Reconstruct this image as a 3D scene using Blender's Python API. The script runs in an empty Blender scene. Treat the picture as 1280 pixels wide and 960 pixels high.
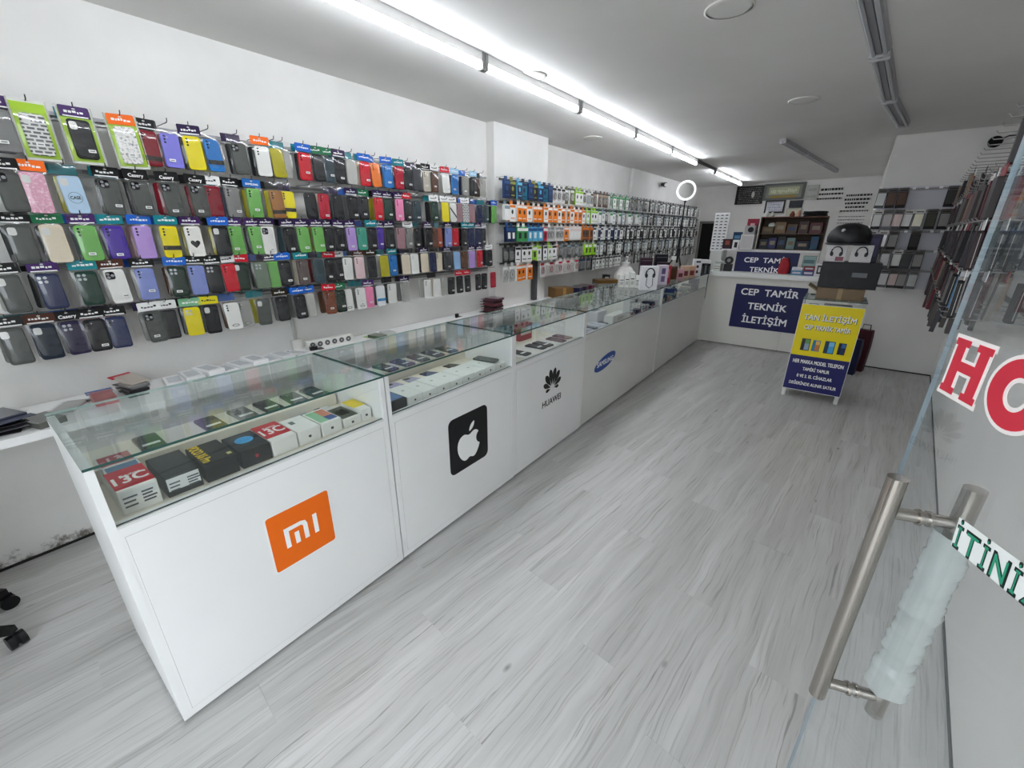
import bpy, bmesh, math, random
from mathutils import Vector, Matrix

rnd = random.Random(7)
R = math.radians
scene = bpy.context.scene
col = scene.collection

# ------------------------------------------------------------------ camera
cam_d = bpy.data.cameras.new('camera')
cam_d.sensor_fit = 'HORIZONTAL'
cam_d.sensor_width = 36.0
cam_d.lens = 519.83 / 1280 * 36.0
cam_d.clip_start = 0.02
cam = bpy.data.objects.new('camera', cam_d)
col.objects.link(cam)
def aim(pitch, roll, yaw):
    cy, sy, cp, sp = math.cos(yaw), math.sin(yaw), math.cos(pitch), math.sin(pitch)
    f = Vector((-sy*cp, cy*cp, -sp)); r = Vector((cy, sy, 0)); u = r.cross(f)
    r2 = math.cos(roll)*r + math.sin(roll)*u
    u2 = -math.sin(roll)*r + math.cos(roll)*u
    return Matrix((r2, u2, -f)).transposed().to_4x4()
cam.matrix_world = Matrix.Translation((0, 0, 1.6)) @ aim(0.354595, 0.002953, 0.643317)
scene.camera = cam

# ------------------------------------------------------------------ daylight, exposure
DAY = 1.45
TUBE = 8.5
w = bpy.data.worlds.new('sky'); scene.world = w
w.use_nodes = True
bg = w.node_tree.nodes['Background']
bg.inputs[0].default_value = (0.86, 0.93, 1.0, 1)
bg.inputs[1].default_value = DAY
scene.view_settings.view_transform = 'Standard'
scene.view_settings.look = 'None'
scene.view_settings.gamma = 1
scene.view_settings.use_curve_mapping = False
scene.view_settings.exposure = 2.08
scene.cycles.use_denoising = True
scene.cycles.max_bounces = 10
scene.cycles.diffuse_bounces = 5
scene.cycles.transparent_max_bounces = 24
scene.cycles.sample_clamp_indirect = 6
scene.cycles.caustics_reflective = False
scene.cycles.caustics_refractive = False

# ------------------------------------------------------------------ materials
def lin(h):
    h = h.lstrip('#')
    out = []
    for i in (0, 2, 4):
        c = int(h[i:i+2], 16) / 255
        out.append(c/12.92 if c <= .04045 else ((c+.055)/1.055)**2.4)
    return (*out, 1)
_mats = {}
def new_mat(name):
    m = bpy.data.materials.new(name); m.use_nodes = True
    nt = m.node_tree
    return m, nt, nt.nodes.get('Principled BSDF'), nt.nodes.get('Material Output')
def M(h, rough=.5, metal=0, spec=.28):
    k = (h, rough, metal, spec)
    if k not in _mats:
        m, nt, b, o = new_mat('paint_' + h)
        b.inputs['Base Color'].default_value = lin(h)
        b.inputs['Roughness'].default_value = rough
        b.inputs['Metallic'].default_value = metal
        b.inputs['Specular IOR Level'].default_value = spec
        m.diffuse_color = lin(h)
        _mats[k] = m
    return _mats[k]
def noisy(name, c1, c2, scale=4, rough=.6, stretch=(1, 1, 1), bump=0, detail=4, lo=.35, hi=.65, bscale=None, obj=True):
    m, nt, b, o = new_mat(name)
    N = nt.nodes; L = nt.links
    tc = N.new('ShaderNodeTexCoord'); mp = N.new('ShaderNodeMapping')
    mp.inputs['Scale'].default_value = stretch
    L.new(tc.outputs['Object' if obj else 'Generated'], mp.inputs['Vector'])
    n = N.new('ShaderNodeTexNoise'); n.inputs['Scale'].default_value = scale; n.inputs['Detail'].default_value = detail
    L.new(mp.outputs[0], n.inputs['Vector'])
    r = N.new('ShaderNodeValToRGB')
    r.color_ramp.elements[0].position = lo; r.color_ramp.elements[0].color = lin(c1)
    r.color_ramp.elements[1].position = hi; r.color_ramp.elements[1].color = lin(c2)
    L.new(n.outputs['Fac'], r.inputs[0]); L.new(r.outputs[0], b.inputs['Base Color'])
    b.inputs['Roughness'].default_value = rough
    if bump:
        bp = N.new('ShaderNodeBump'); bp.inputs['Strength'].default_value = bump; bp.inputs['Distance'].default_value = .01
        if bscale:
            n2 = N.new('ShaderNodeTexNoise'); n2.inputs['Scale'].default_value = bscale
            L.new(mp.outputs[0], n2.inputs['Vector']); L.new(n2.outputs['Fac'], bp.inputs['Height'])
        else:
            L.new(n.outputs['Fac'], bp.inputs['Height'])
        L.new(bp.outputs[0], b.inputs['Normal'])
    return m
def film(name, tint, haze=.05, hazecol='ffffff', ior=1.5, rough=.03, gloss=1.0):
    """clear sheet: transparent + fresnel reflection + a little haze"""
    m, nt, b, o = new_mat(name)
    N = nt.nodes; L = nt.links
    N.remove(b)
    t = N.new('ShaderNodeBsdfTransparent'); t.inputs[0].default_value = tint
    g = N.new('ShaderNodeBsdfGlossy'); g.inputs['Roughness'].default_value = rough; g.inputs[0].default_value = (gloss, gloss, gloss, 1)
    d = N.new('ShaderNodeBsdfDiffuse'); d.inputs[0].default_value = lin(hazecol)
    f = N.new('ShaderNodeFresnel')
    ge = N.new('ShaderNodeNewGeometry'); mr = N.new('ShaderNodeMapRange')      # same reflectance from both sides of the sheet
    mr.inputs['To Min'].default_value = ior; mr.inputs['To Max'].default_value = 1/ior
    L.new(ge.outputs['Backfacing'], mr.inputs[0]); L.new(mr.outputs[0], f.inputs[0])
    m1 = N.new('ShaderNodeMixShader'); m1.inputs[0].default_value = haze
    L.new(t.outputs[0], m1.inputs[1]); L.new(d.outputs[0], m1.inputs[2])
    m2 = N.new('ShaderNodeMixShader')
    L.new(f.outputs[0], m2.inputs[0]); L.new(m1.outputs[0], m2.inputs[1]); L.new(g.outputs[0], m2.inputs[2])
    L.new(m2.outputs[0], o.inputs[0])
    return m
def emis(name, h, s):
    m, nt, b, o = new_mat(name)
    b.inputs['Base Color'].default_value = lin(h)
    b.inputs['Emission Color'].default_value = lin(h)
    b.inputs['Emission Strength'].default_value = s
    return m

WALL = noisy('wall_plaster', 'e2e1dd', 'eae9e6', 2.2, .75, bump=.12, bscale=30)
WALLR = noisy('wall_plaster_right', 'e0deda', 'e8e6e2', 2.0, .75, bump=.12, bscale=30)
CEIL = noisy('ceiling_plaster', 'e2e1de', 'e9e8e5', 1.3, .85, bump=.15, bscale=14)
WHITE = noisy('white_laminate', 'e9e9e8', 'efefee', 1.5, .32)
WHITE2 = M('e6e6e2', .4)
BLACK = M('141416', .45)
STEEL = None
def steel():
    m, nt, b, o = new_mat('brushed_steel')
    N = nt.nodes; L = nt.links
    tc = N.new('ShaderNodeTexCoord'); mp = N.new('ShaderNodeMapping'); mp.inputs['Scale'].default_value = (400, 400, 6)
    n = N.new('ShaderNodeTexNoise'); n.inputs['Scale'].default_value = 1.0
    L.new(tc.outputs['Object'], mp.inputs[0]); L.new(mp.outputs[0], n.inputs['Vector'])
    r = N.new('ShaderNodeMapRange'); r.inputs['To Min'].default_value = .14; r.inputs['To Max'].default_value = .30
    L.new(n.outputs['Fac'], r.inputs[0]); L.new(r.outputs[0], b.inputs['Roughness'])
    b.inputs['Base Color'].default_value = lin('a8a29b'); b.inputs['Metallic'].default_value = 1
    return m
STEEL = steel()
GLASS = film('counter_glass', (.935, .965, .955, 1), .03, 'dff0ea', 1.5, .01, .72)
GLASSF = film('front_glass', (.978, .99, .985, 1), .01, 'dff0ea', 1.45, .01)
GEDGE = M('33544e', .15)
DOORG = film('door_glass', (.965, .975, .978, 1), .025, 'e4eef2', 1.42, .01)
DOOREDGE = noisy('door_glass_edge', '7c8a92', '9ca8ae', 60, .35, (1, 1, .02))
POUCH = film('clear_pouch', (.97, .97, .97, 1), .018, 'ffffff', 1.5, .07)
CLEARP = film('clear_plastic', (.93, .93, .93, 1), .22, 'e8e8e4', 1.45, .15)
WRAP = film('bubble_wrap', (.92, .95, .93, 1), .66, 'e6ece8', 1.5, .2)
TUBEM = emis('tube_light', 'f4f8ff', TUBE)
RINGM = emis('ring_light_tube', 'ffffff', .16)

def wood_floor():
    m, nt, b, o = new_mat('grey_oak_laminate')
    N = nt.nodes; L = nt.links
    tc = N.new('ShaderNodeTexCoord'); oi = N.new('ShaderNodeObjectInfo')
    off = N.new('ShaderNodeVectorMath'); off.operation = 'SCALE'; off.inputs[0].default_value = (13.7, 7.9, 3.3)
    L.new(oi.outputs['Random'], off.inputs['Scale'])
    add = N.new('ShaderNodeVectorMath'); L.new(tc.outputs['Object'], add.inputs[0]); L.new(off.outputs[0], add.inputs[1])
    # slight wander of the grain
    nw = N.new('ShaderNodeTexNoise'); nw.inputs['Scale'].default_value = 2.2; nw.inputs['Detail'].default_value = 2
    L.new(add.outputs[0], nw.inputs['Vector'])
    wv = N.new('ShaderNodeVectorMath'); wv.operation = 'MULTIPLY_ADD'
    wv.inputs[1].default_value = (.055, 0, 0); L.new(nw.outputs['Color'], wv.inputs[0]); L.new(add.outputs[0], wv.inputs[2])
    def grain(sx, sy, detail, lo, hi, c1, c2):
        mp = N.new('ShaderNodeMapping'); mp.inputs['Scale'].default_value = (sx, sy, 1)
        L.new(wv.outputs[0], mp.inputs[0])
        n = N.new('ShaderNodeTexNoise'); n.inputs['Scale'].default_value = 1; n.inputs['Detail'].default_value = detail
        n.inputs['Roughness'].default_value = .62
        L.new(mp.outputs[0], n.inputs['Vector'])
        r = N.new('ShaderNodeValToRGB'); r.color_ramp.elements[0].position = lo; r.color_ramp.elements[1].position = hi
        r.color_ramp.elements[0].color = c1; r.color_ramp.elements[1].color = c2
        L.new(n.outputs['Fac'], r.inputs[0])
        return r
    base = grain(11, .7, 6, .3, .7, lin('b2b1ae'), lin('d1d0ce'))
    streak = grain(105, 2.2, 6, .34, .47, (.56, .54, .52, 1), (1, 1, 1, 1))
    crack = grain(48, 1.7, 4, .315, .345, (.28, .26, .25, 1), (1, 1, 1, 1))
    def mul(a, c, f):
        x = N.new('ShaderNodeMix'); x.data_type = 'RGBA'; x.blend_type = 'MULTIPLY'; x.inputs['Factor'].default_value = f
        L.new(a, x.inputs['A']); L.new(c, x.inputs['B']); return x.outputs['Result']
    c = mul(base.outputs[0], streak.outputs[0], .62)
    c = mul(c, crack.outputs[0], .55)
    # knots
    vo = N.new('ShaderNodeTexVoronoi'); vo.inputs['Scale'].default_value = 1.0
    mp = N.new('ShaderNodeMapping'); mp.inputs['Scale'].default_value = (5.5, 2.6, 1)
    L.new(add.outputs[0], mp.inputs[0]); L.new(mp.outputs[0], vo.inputs['Vector'])
    r = N.new('ShaderNodeValToRGB'); r.color_ramp.elements[0].position = .015; r.color_ramp.elements[1].position = .075
    r.color_ramp.elements[0].color = (.22, .2, .19, 1); r.color_ramp.elements[1].color = (1, 1, 1, 1)
    L.new(vo.outputs['Distance'], r.inputs[0])
    c = mul(c, r.outputs[0], .75)
    hv = N.new('ShaderNodeHueSaturation')
    mr = N.new('ShaderNodeMapRange'); mr.inputs['To Min'].default_value = .97; mr.inputs['To Max'].default_value = 1.03
    L.new(oi.outputs['Random'], mr.inputs[0]); L.new(mr.outputs[0], hv.inputs['Value']); L.new(c, hv.inputs['Color'])
    L.new(hv.outputs[0], b.inputs['Base Color'])
    b.inputs['Roughness'].default_value = .34
    return m
WOOD = wood_floor()

def wall_dirty():
    """left wall: white plaster, scuffed and flaking just above the floor"""
    m = noisy('wall_plaster_scuffed', 'e0dfdb', 'eae9e6', 2.2, .75, bump=.12, bscale=30)
    nt = m.node_tree; N = nt.nodes; L = nt.links
    b = N['Principled BSDF']
    src = b.inputs['Base Color'].links[0].from_socket
    tc = N.new('ShaderNodeTexCoord'); sx = N.new('ShaderNodeSeparateXYZ'); L.new(tc.outputs['Object'], sx.inputs[0])
    n = N.new('ShaderNodeTexNoise'); n.inputs['Scale'].default_value = 9; n.inputs['Detail'].default_value = 8; n.inputs['Roughness'].default_value = .75
    L.new(tc.outputs['Object'], n.inputs['Vector'])
    mm = N.new('ShaderNodeMath'); mm.operation = 'MULTIPLY_ADD'; mm.inputs[1].default_value = -1.5
    L.new(sx.outputs['Z'], mm.inputs[0]); L.new(n.outputs['Fac'], mm.inputs[2])
    r = N.new('ShaderNodeValToRGB'); r.color_ramp.elements[0].position = .43; r.color_ramp.elements[1].position = .54
    r.color_ramp.elements[0].color = (0, 0, 0, 1); r.color_ramp.elements[1].color = (1, 1, 1, 1)
    L.new(mm.outputs[0], r.inputs[0])
    x = N.new('ShaderNodeMix'); x.data_type = 'RGBA'
    L.new(r.outputs[0], x.inputs['Factor']); L.new(src, x.inputs['A']); x.inputs['B'].default_value = lin('77716a')
    L.new(x.outputs['Result'], b.inputs['Base Color'])
    return m
WALLD = wall_dirty()

# ------------------------------------------------------------------ mesh builder
class MB:
    def __init__(s): s.v = []; s.f = []; s.mi = []; s.mats = []; s.sm = []
    def mid(s, m):
        if m not in s.mats: s.mats.append(m)
        return s.mats.index(m)
    def add(s, vs, fs, m, smooth=False, T=None):
        o = len(s.v); i = s.mid(m)
        s.v += [tuple(T @ Vector(v)) if T else tuple(v) for v in vs]
        for f in fs:
            s.f.append([a+o for a in f]); s.mi.append(i); s.sm.append(smooth)
        return s
    def box(s, x0, x1, y0, y1, z0, z1, m, T=None, tops=None):
        vs = [(x0,y0,z0),(x1,y0,z0),(x1,y1,z0),(x0,y1,z0),(x0,y0,z1),(x1,y0,z1),(x1,y1,z1),(x0,y1,z1)]
        fs = [(0,3,2,1),(4,5,6,7),(0,1,5,4),(1,2,6,5),(2,3,7,6),(3,0,4,7)]
        s.add(vs, fs, m, False, T)
        if tops:                                 # other materials for named faces
            for k, mm in tops.items():
                s.mi[len(s.f)-6 + {'-z':0,'+z':1,'-y':2,'+x':3,'+y':4,'-x':5}[k]] = s.mid(mm)
        return s
    def bbox(s, x0, x1, y0, y1, z0, z1, m, b=.003, T=None):
        """box with chamfered vertical and top edges"""
        def ring(d, z): 
            return [(x0+d,y0+b+0*d,z),(x0+b,y0+d,z),(x1-b,y0+d,z),(x1-d,y0+b,z),(x1-d,y1-b,z),(x1-b,y1-d,z),(x0+b,y1-d,z),(x0+d,y1-b,z)]
        rings = [ring(0, z0), ring(0, z1-b), ring(b*.9, z1)]
        return s.loft(rings, m, cap=True, T=T)
    def loft(s, rings, m, cap=True, smooth=False, T=None, closed=True):
        n = len(rings[0]); vs = [p for r in rings for p in r]; fs = []
        for i in range(len(rings)-1):
            for j in range(n if closed else n-1):
                k = (j+1) % n
                fs.append((i*n+j, i*n+k, (i+1)*n+k, (i+1)*n+j))
        s.add(vs, fs, m, smooth, T)
        if cap and smooth:                       # caps with vertices of their own stay crisp
            s.add(rings[0], [tuple(range(n-1, -1, -1))], m, False, T); s.add(rings[-1], [tuple(range(n))], m, False, T)
        elif cap:
            o = len(s.v)-len(vs); i = s.mid(m)
            for f in (tuple(range(n-1, -1, -1)), tuple((len(rings)-1)*n+j for j in range(n))):
                s.f.append([a+o for a in f]); s.mi.append(i); s.sm.append(False)
        return s
    def lathe(s, prof, m, n=16, T=None, smooth=True, cap=True):
        rings = [[(r*math.cos(2*math.pi*j/n), r*math.sin(2*math.pi*j/n), z) for j in range(n)] for r, z in prof]
        return s.loft(rings, m, cap, smooth, T)
    def tube(s, pts, r, m, n=8, smooth=True):
        pts = [Vector(p) for p in pts]; rings = []
        for i, p in enumerate(pts):
            d = (pts[min(i+1, len(pts)-1)] - pts[max(i-1, 0)]).normalized()
            a = Vector((0,0,1)) if abs(d.z) < .9 else Vector((1,0,0))
            u = d.cross(a).normalized(); v = d.cross(u)
            rr = r[i] if isinstance(r, (list, tuple)) else r
            rings.append([tuple(p + u*rr*math.cos(2*math.pi*j/n) - v*rr*math.sin(2*math.pi*j/n)) for j in range(n)])
        return s.loft(rings, m, True, smooth)
    def prism(s, poly, z0, z1, m, T=None, top=None):
        n = len(poly)
        if sum(poly[i][0]*poly[(i+1)%n][1]-poly[(i+1)%n][0]*poly[i][1] for i in range(n)) < 0: poly = poly[::-1]
        vs = [(x,y,z0) for x,y in poly] + [(x,y,z1) for x,y in poly]
        fs = [tuple(range(n-1,-1,-1)), tuple(range(n,2*n))] + [(i,(i+1)%n,n+(i+1)%n,n+i) for i in range(n)]
        s.add(vs, fs, m, False, T)
        if top: s.mi[-(n+1)] = s.mid(top)
        return s
    def mesh(s, name):
        me = bpy.data.meshes.new(name)
        me.from_pydata(s.v, [], s.f)
        for m in s.mats: me.materials.append(m)
        me.polygons.foreach_set('material_index', s.mi)
        me.polygons.foreach_set('use_smooth', s.sm)
        me.update()
        return me

def link(name, me, parent=None, loc=(0,0,0), rot=(0,0,0), scale=None):
    o = bpy.data.objects.new(name, me); col.objects.link(o)
    if parent: o.parent = parent
    o.location = loc; o.rotation_euler = rot
    if scale: o.scale = scale
    return o
def tag(o, label, cat, group=None):
    o['label'] = label; o['category'] = cat
    if group: o['group'] = group
    return o
def thing(name, label, cat, loc=(0,0,0), rotz=0, group=None, rot=None):
    o = link(name, None, None, loc, rot or (0,0,rotz)); o.empty_display_size = .05
    return tag(o, label, cat, group)
def struct(name, me, parent=None, loc=(0,0,0), rot=(0,0,0)):
    o = link(name, me, parent, loc, rot)
    if not parent: o['kind'] = 'structure'
    return o
def rrect(w, h, r, n=3, cx=0, cy=0):
    pts = []
    for (sx, sy, a0) in ((1,1,0),(-1,1,90),(-1,-1,180),(1,-1,270)):
        for k in range(n+1):
            a = R(a0 + 90*k/n)
            pts.append((cx+sx*(w/2-r)+r*math.cos(a), cy+sy*(h/2-r)+r*math.sin(a)))
    return pts
def ell(rx, rz, n=24, cx=0, cy=0, rot=0):
    c, s_ = math.cos(rot), math.sin(rot)
    return [(cx+rx*math.cos(2*math.pi*k/n)*c-rz*math.sin(2*math.pi*k/n)*s_, cy+rx*math.cos(2*math.pi*k/n)*s_+rz*math.sin(2*math.pi*k/n)*c) for k in range(n)]
XZ = Matrix(((1,0,0,0),(0,0,-1,0),(0,1,0,0),(0,0,0,1)))      # drawing plane (x,y) -> upright, z -> towards -y
XZi = Matrix(((1,0,0,0),(0,0,-1,0),(0,1,0,0),(0,0,0,1)))

_txt = {}
def text_mesh(s, mat, w, h, bold=.02, shear=0, depth=.0006, key=None):
    """lettering as a mesh, centred, fitted to width w and height h (0 = free)"""
    k = (s, mat.name, round(w,4), round(h,4), bold, shear, depth)
    if k in _txt: return _txt[k]
    cu = bpy.data.curves.new('lettering', 'FONT')
    cu.body = s; cu.size = 1; cu.offset = 0; cu.shear = shear; cu.align_x = 'CENTER'; cu.resolution_u = 3
    ob = bpy.data.objects.new('tmp', cu); col.objects.link(ob)
    dg = bpy.context.evaluated_depsgraph_get(); dg.update()
    me = bpy.data.meshes.new_from_object(ob.evaluated_get(dg))
    bpy.data.objects.remove(ob); bpy.data.curves.remove(cu)
    xs = [v.co.x for v in me.vertices]; ys = [v.co.y for v in me.vertices]
    W = max(xs)-min(xs); H = max(ys)-min(ys)
    sx = w/W if w else h/H; sy = h/H if h else sx
    cx, cy = (max(xs)+min(xs))/2, (max(ys)+min(ys))/2
    for v in me.vertices: v.co = ((v.co.x-cx)*sx, (v.co.y-cy)*sy, 0)
    bm = bmesh.new(); bm.from_mesh(me)
    if depth:
        r = bmesh.ops.extrude_face_region(bm, geom=bm.faces[:])
        bmesh.ops.translate(bm, vec=(0,0,depth), verts=[e for e in r['geom'] if isinstance(e, bmesh.types.BMVert)])
    bm.to_mesh(me); bm.free()
    if bold > 0:                                  # heavier strokes: the letters once more, nudged each way
        d = bold*sy*1.1; bm = bmesh.new()
        for q, (dx, dy) in enumerate(((-d,-d),(d,-d),(-d,d),(d,d))):
            k0 = len(bm.verts); bm.from_mesh(me); bm.verts.ensure_lookup_table()
            bmesh.ops.translate(bm, vec=(dx,dy,.00008*q), verts=bm.verts[k0:])
        bm.to_mesh(me); bm.free()
    me.materials.clear(); me.materials.append(mat); me.name = 'lettering'
    for p in me.polygons: p.material_index = 0; p.use_smooth = False
    _txt[k] = me
    return me
UP = (R(90), 0, 0)                                           # lettering upright, read from -y
WORDS = ['first','second','third','fourth','fifth','sixth','seventh','eighth','ninth','tenth','eleventh','twelfth','thirteenth','fourteenth','fifteenth','sixteenth','seventeenth','eighteenth','nineteenth']
TENS = {2:'twent',3:'thirt',4:'fort',5:'fift',6:'sixt',7:'sevent'}
def ordw(n):
    if n <= 19: return WORDS[n-1]
    t, u = divmod(n, 10)
    return TENS[t]+'ieth' if u == 0 else TENS[t]+'y-'+WORDS[u-1]
ROWN = ['top','second','third','fourth','bottom']

# ------------------------------------------------------------------ the setting
def wx(y): return .477 + .1033*y                             # right wall, slightly skewed
Y0, YB, HC = -1.3, 11.2, 2.576
def box_mesh(name, *a, **k): return MB().box(*a, **k).mesh(name)
wl = MB()
wl.box(-3.15, -3.0, Y0, 3.57, 0, HC, WALLD)
wl.box(-3.15, -2.905, 3.57, 4.55, 0, HC, WALLD)
wl.box(-3.30, -3.10, 4.55, 7.45, 0, HC, WALLD)
wl.box(-3.30, -3.05, 7.45, 11.7, 0, HC, WALLD)
struct('wall_left', wl.mesh('wall_left'))
struct('wall_front', box_mesh('wall_front', -3.3, -1.05, Y0-.12, Y0, 0, HC, WALL))  # unseen left part of the shop front, added to block daylight
b = MB(); b.prism([(-3.05,11.55),(.5,11.03),(.5,11.2),(-3.05,11.72)], 0, HC, WALLR); struct('wall_back', b.mesh('wall_back'))
b = MB(); b.prism([(.235,6.666),(wx(6.666)+.02,6.666),(wx(6.666)+.02,7.0),(.52,7.0),(.52,11.2),(.36,11.2)], 0, HC, WALLR); struct('wall_far_right', b.mesh('wall_far_right'))
b = MB(); b.prism([(wx(Y0),Y0),(wx(Y0)+.15,Y0),(wx(6.9)+.15,6.9),(wx(6.9),6.9)], 0, HC, WALLR); struct('wall_right', b.mesh('wall_right'))
struct('ceiling', box_mesh('ceiling', -3.3, 1.35, Y0, 11.75, HC, HC+.12, CEIL))
# dark joint between wall and floor (no skirting in this shop)
b = MB(); b.prism([(wx(Y0)-.006,Y0),(wx(Y0),Y0),(wx(6.66),6.66),(wx(6.66)-.006,6.66)], 0, .012, M('2c2a28',.8)); struct('baseboard_right', b.mesh('baseboard_right'))
struct('baseboard_far', box_mesh('baseboard_far', .36, wx(6.66)-.006, 6.654, 6.666, 0, .012, M('2c2a28',.8)))
struct('baseboard_left', box_mesh('baseboard_left', -3.0, -2.992, Y0, 3.57, 0, .012, M('2c2a28',.8)))
# back-left doorway: a dark slab stands in for the unlit opening
d = struct('door_1', box_mesh('door_1', -2.79, -2.33, 11.36, 11.42, 0, 1.76, M('141312',.9)))
link('door_frame', MB().box(-2.84,-2.79,11.33,11.42,0,1.81,M('77756f',.6)).box(-2.33,-2.28,11.33,11.42,0,1.81,M('77756f',.6)).box(-2.84,-2.28,11.33,11.42,1.76,1.81,M('77756f',.6)).mesh('door_frame'), d)

# floor: base + laminate planks laid along the right wall
fl = struct('floor', box_mesh('floor', -3.3, 1.4, -1.3, 11.7, -.12, -.009, WOOD))
struct('floor_outside', box_mesh('floor_outside', -9, 8, -9, -1.3, -.16, -.05, noisy('pavement','8f8d88','a3a19b',3,.8)))  # unseen ground outside, put in to bounce daylight indoors
def clip(poly, nx, ny, c):
    out = []
    for i in range(len(poly)):
        p, q = poly[i], poly[(i+1) % len(poly)]
        a, b_ = p[0]*nx+p[1]*ny-c, q[0]*nx+q[1]*ny-c
        if a <= 0: out.append(p)
        if (a < 0 < b_) or (b_ < 0 < a):
            t = a/(a-b_); out.append((p[0]+(q[0]-p[0])*t, p[1]+(q[1]-p[1])*t))
    return out
ang = math.atan(.1033); ux, uy = math.sin(ang), math.cos(ang); px_, py_ = math.cos(ang), -math.sin(ang)
PW, PL = .19, 1.285
fullmesh = None
for c in range(24):
    off = (c*.437 % 1)*PL + rnd.uniform(-.05, .05)
    for k in range(-3, 8):
        s0 = -PW*(c+1)+.0002; s1 = -PW*c-.0002; t0 = k*PL-off+.0002; t1 = (k+1)*PL-off-.0002
        ox, oy = .477+px_*(s0+s1)/2+ux*(t0+t1)/2, py_*(s0+s1)/2+uy*(t0+t1)/2
        poly = [(.477+px_*s+ux*t, py_*s+uy*t) for s, t in ((s0,t0),(s1,t0),(s1,t1),(s0,t1))]
        p2 = clip(clip(clip(clip(poly, -1,0,2.998), 0,-1,1.3), 0,1,6.664), 1,0,1.17)
        if len(p2) < 3: continue
        # skip the ones nobody can see under the run of counters and the worktop far side
        cyy = sum(p[1] for p in p2)/len(p2); cxx = sum(p[0] for p in p2)/len(p2)
        if cxx < -1.7 and cyy > 2.6: continue
        def loc(p): 
            dx, dy = p[0]-ox, p[1]-oy
            return (dx*px_+dy*py_, dx*ux+dy*uy)
        lp = [loc(p) for p in p2]
        whole = len(p2) == 4 and all(abs(a[0]-b_[0]) < 1e-6 and abs(a[1]-b_[1]) < 1e-6 for a, b_ in zip(p2, poly))
        if whole and fullmesh: me = fullmesh
        else:
            me = MB().prism(lp, -.009, 0, WOOD).mesh('plank')
            if whole: fullmesh = me
        link('plank', me, fl, (ox, oy, 0), (0, 0, -ang))

# ceiling discs
for i, (x, y, lab) in enumerate([(-.65,2.55,'round white cover plate on ceiling, nearest to the unlit batten lights'),(-.48,4.49,'round white cover plate in the middle of the ceiling'),(-1.92,2.76,'round white cover plate behind the lit tube row'),(-2.49,4.81,'round white cover plate between tube row and left wall')]):
    t = thing('ceiling_cover', lab, 'ceiling cover', (x, y, HC), 0, 'round ceiling covers')
    link('plate', MB().lathe([(.098,0),(.098,-.004),(.085,-.007)], CEIL, 28).mesh('plate'), t)
    link('rim', MB().lathe([(.100,0),(.108,0),(.108,-.008),(.100,-.008)], M('e6e4e0',.5), 28, cap=False).mesh('rim'), t)

# tube lights
tube_me = MB().tube([(0,-.565,-.068),(0,.565,-.068)],.016,TUBEM,12).mesh('tube')
batten_me = MB().box(-.017,.017,-.575,.575,-.046,0,M('dcdcda',.5)).mesh('batten')
cap_me = MB().box(-.019,.019,-.012,.012,-.086,0,M('8c8c8a',.5)).mesh('end_cap')
tubes = [(-1.93,.515),(-1.93,1.69),(-1.93,2.865),(-1.93,4.06),(-1.93,5.25),(-1.935,6.45),(-1.95,8.85),(-1.95,10.02)]  # first tube is out of view, added to light the near left wall
for i, (x, y) in enumerate(tubes):
    t = thing('tube_light', ['lit white tube light overhead left, just inside the entrance','lit white tube light cut by the top edge of the view','second lit tube light from the entrance','third lit tube light from the entrance','fourth lit tube light from the entrance','fifth lit tube light, last before the gap','lit tube light just past the gap, by back wall','farthest lit tube light, above the dark picture'][i], 'tube light', (x, y, HC), 0, 'lit tube lights in one row')
    link('batten', batten_me, t); link('tube', tube_me, t)
    for s in (-1, 1): link('end_cap', cap_me, t, (0, s*.572, 0))
t = thing('cable_trunking', 'dark cable trunking bridging the gap in the tube row', 'trunking', (-1.95,7.66,HC))
link('body', MB().box(-.02,.02,-.6,.6,-.03,0,M('4c4b49',.6)).mesh('trunking'), t)
# unlit double battens on the right
def off_light(x, y, rz, lab, L=1.15, grp='unlit batten lights', W_=.045):
    t = thing('batten_light', lab, 'ceiling light', (x, y, HC), rz, grp)
    link('housing', MB().box(-W_,W_,-L/2,L/2,-.03,0,M('a9a9ac',.45)).box(-.012,.012,-L/2,L/2,-.04,-.03,M('8f8f94',.4)).mesh('housing'), t)
    tm = MB().tube([(0,-L/2+.03,0),(0,L/2-.03,0)], .010, M('b8babf',.25), 10).mesh('tube')
    for s in (-W_*.6,W_*.6): link('tube', tm, t, (s,0,-.040))
    for s in (-1,1): link('end_cap', MB().box(-W_,W_,-.010,.010,-.05,0,M('c4c4c6',.5)).mesh('end_cap'), t, (0,s*(L/2-.015),0))
for i, y in enumerate((2.98, 4.17, 5.33)):
    off_light(-.13+.095*(y-2.73)+(.03 if i==2 else 0), y, -R(5.5)-(R(3) if i==2 else 0), ['unlit grey batten light nearest the entrance, upper right','middle unlit grey batten light of the right-hand run','last unlit batten light of the right-hand run, slightly askew'][i])
for i, y in enumerate((6.68, 7.84, 9.0)):
    off_light(-.70+.129*(y-6.68), y, -R(7.3), ['unlit batten light in the deep ceiling, nearest piece','unlit batten light in the deep ceiling, middle piece','unlit batten light in the deep ceiling, farthest piece'][i], W_=.03)
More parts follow.
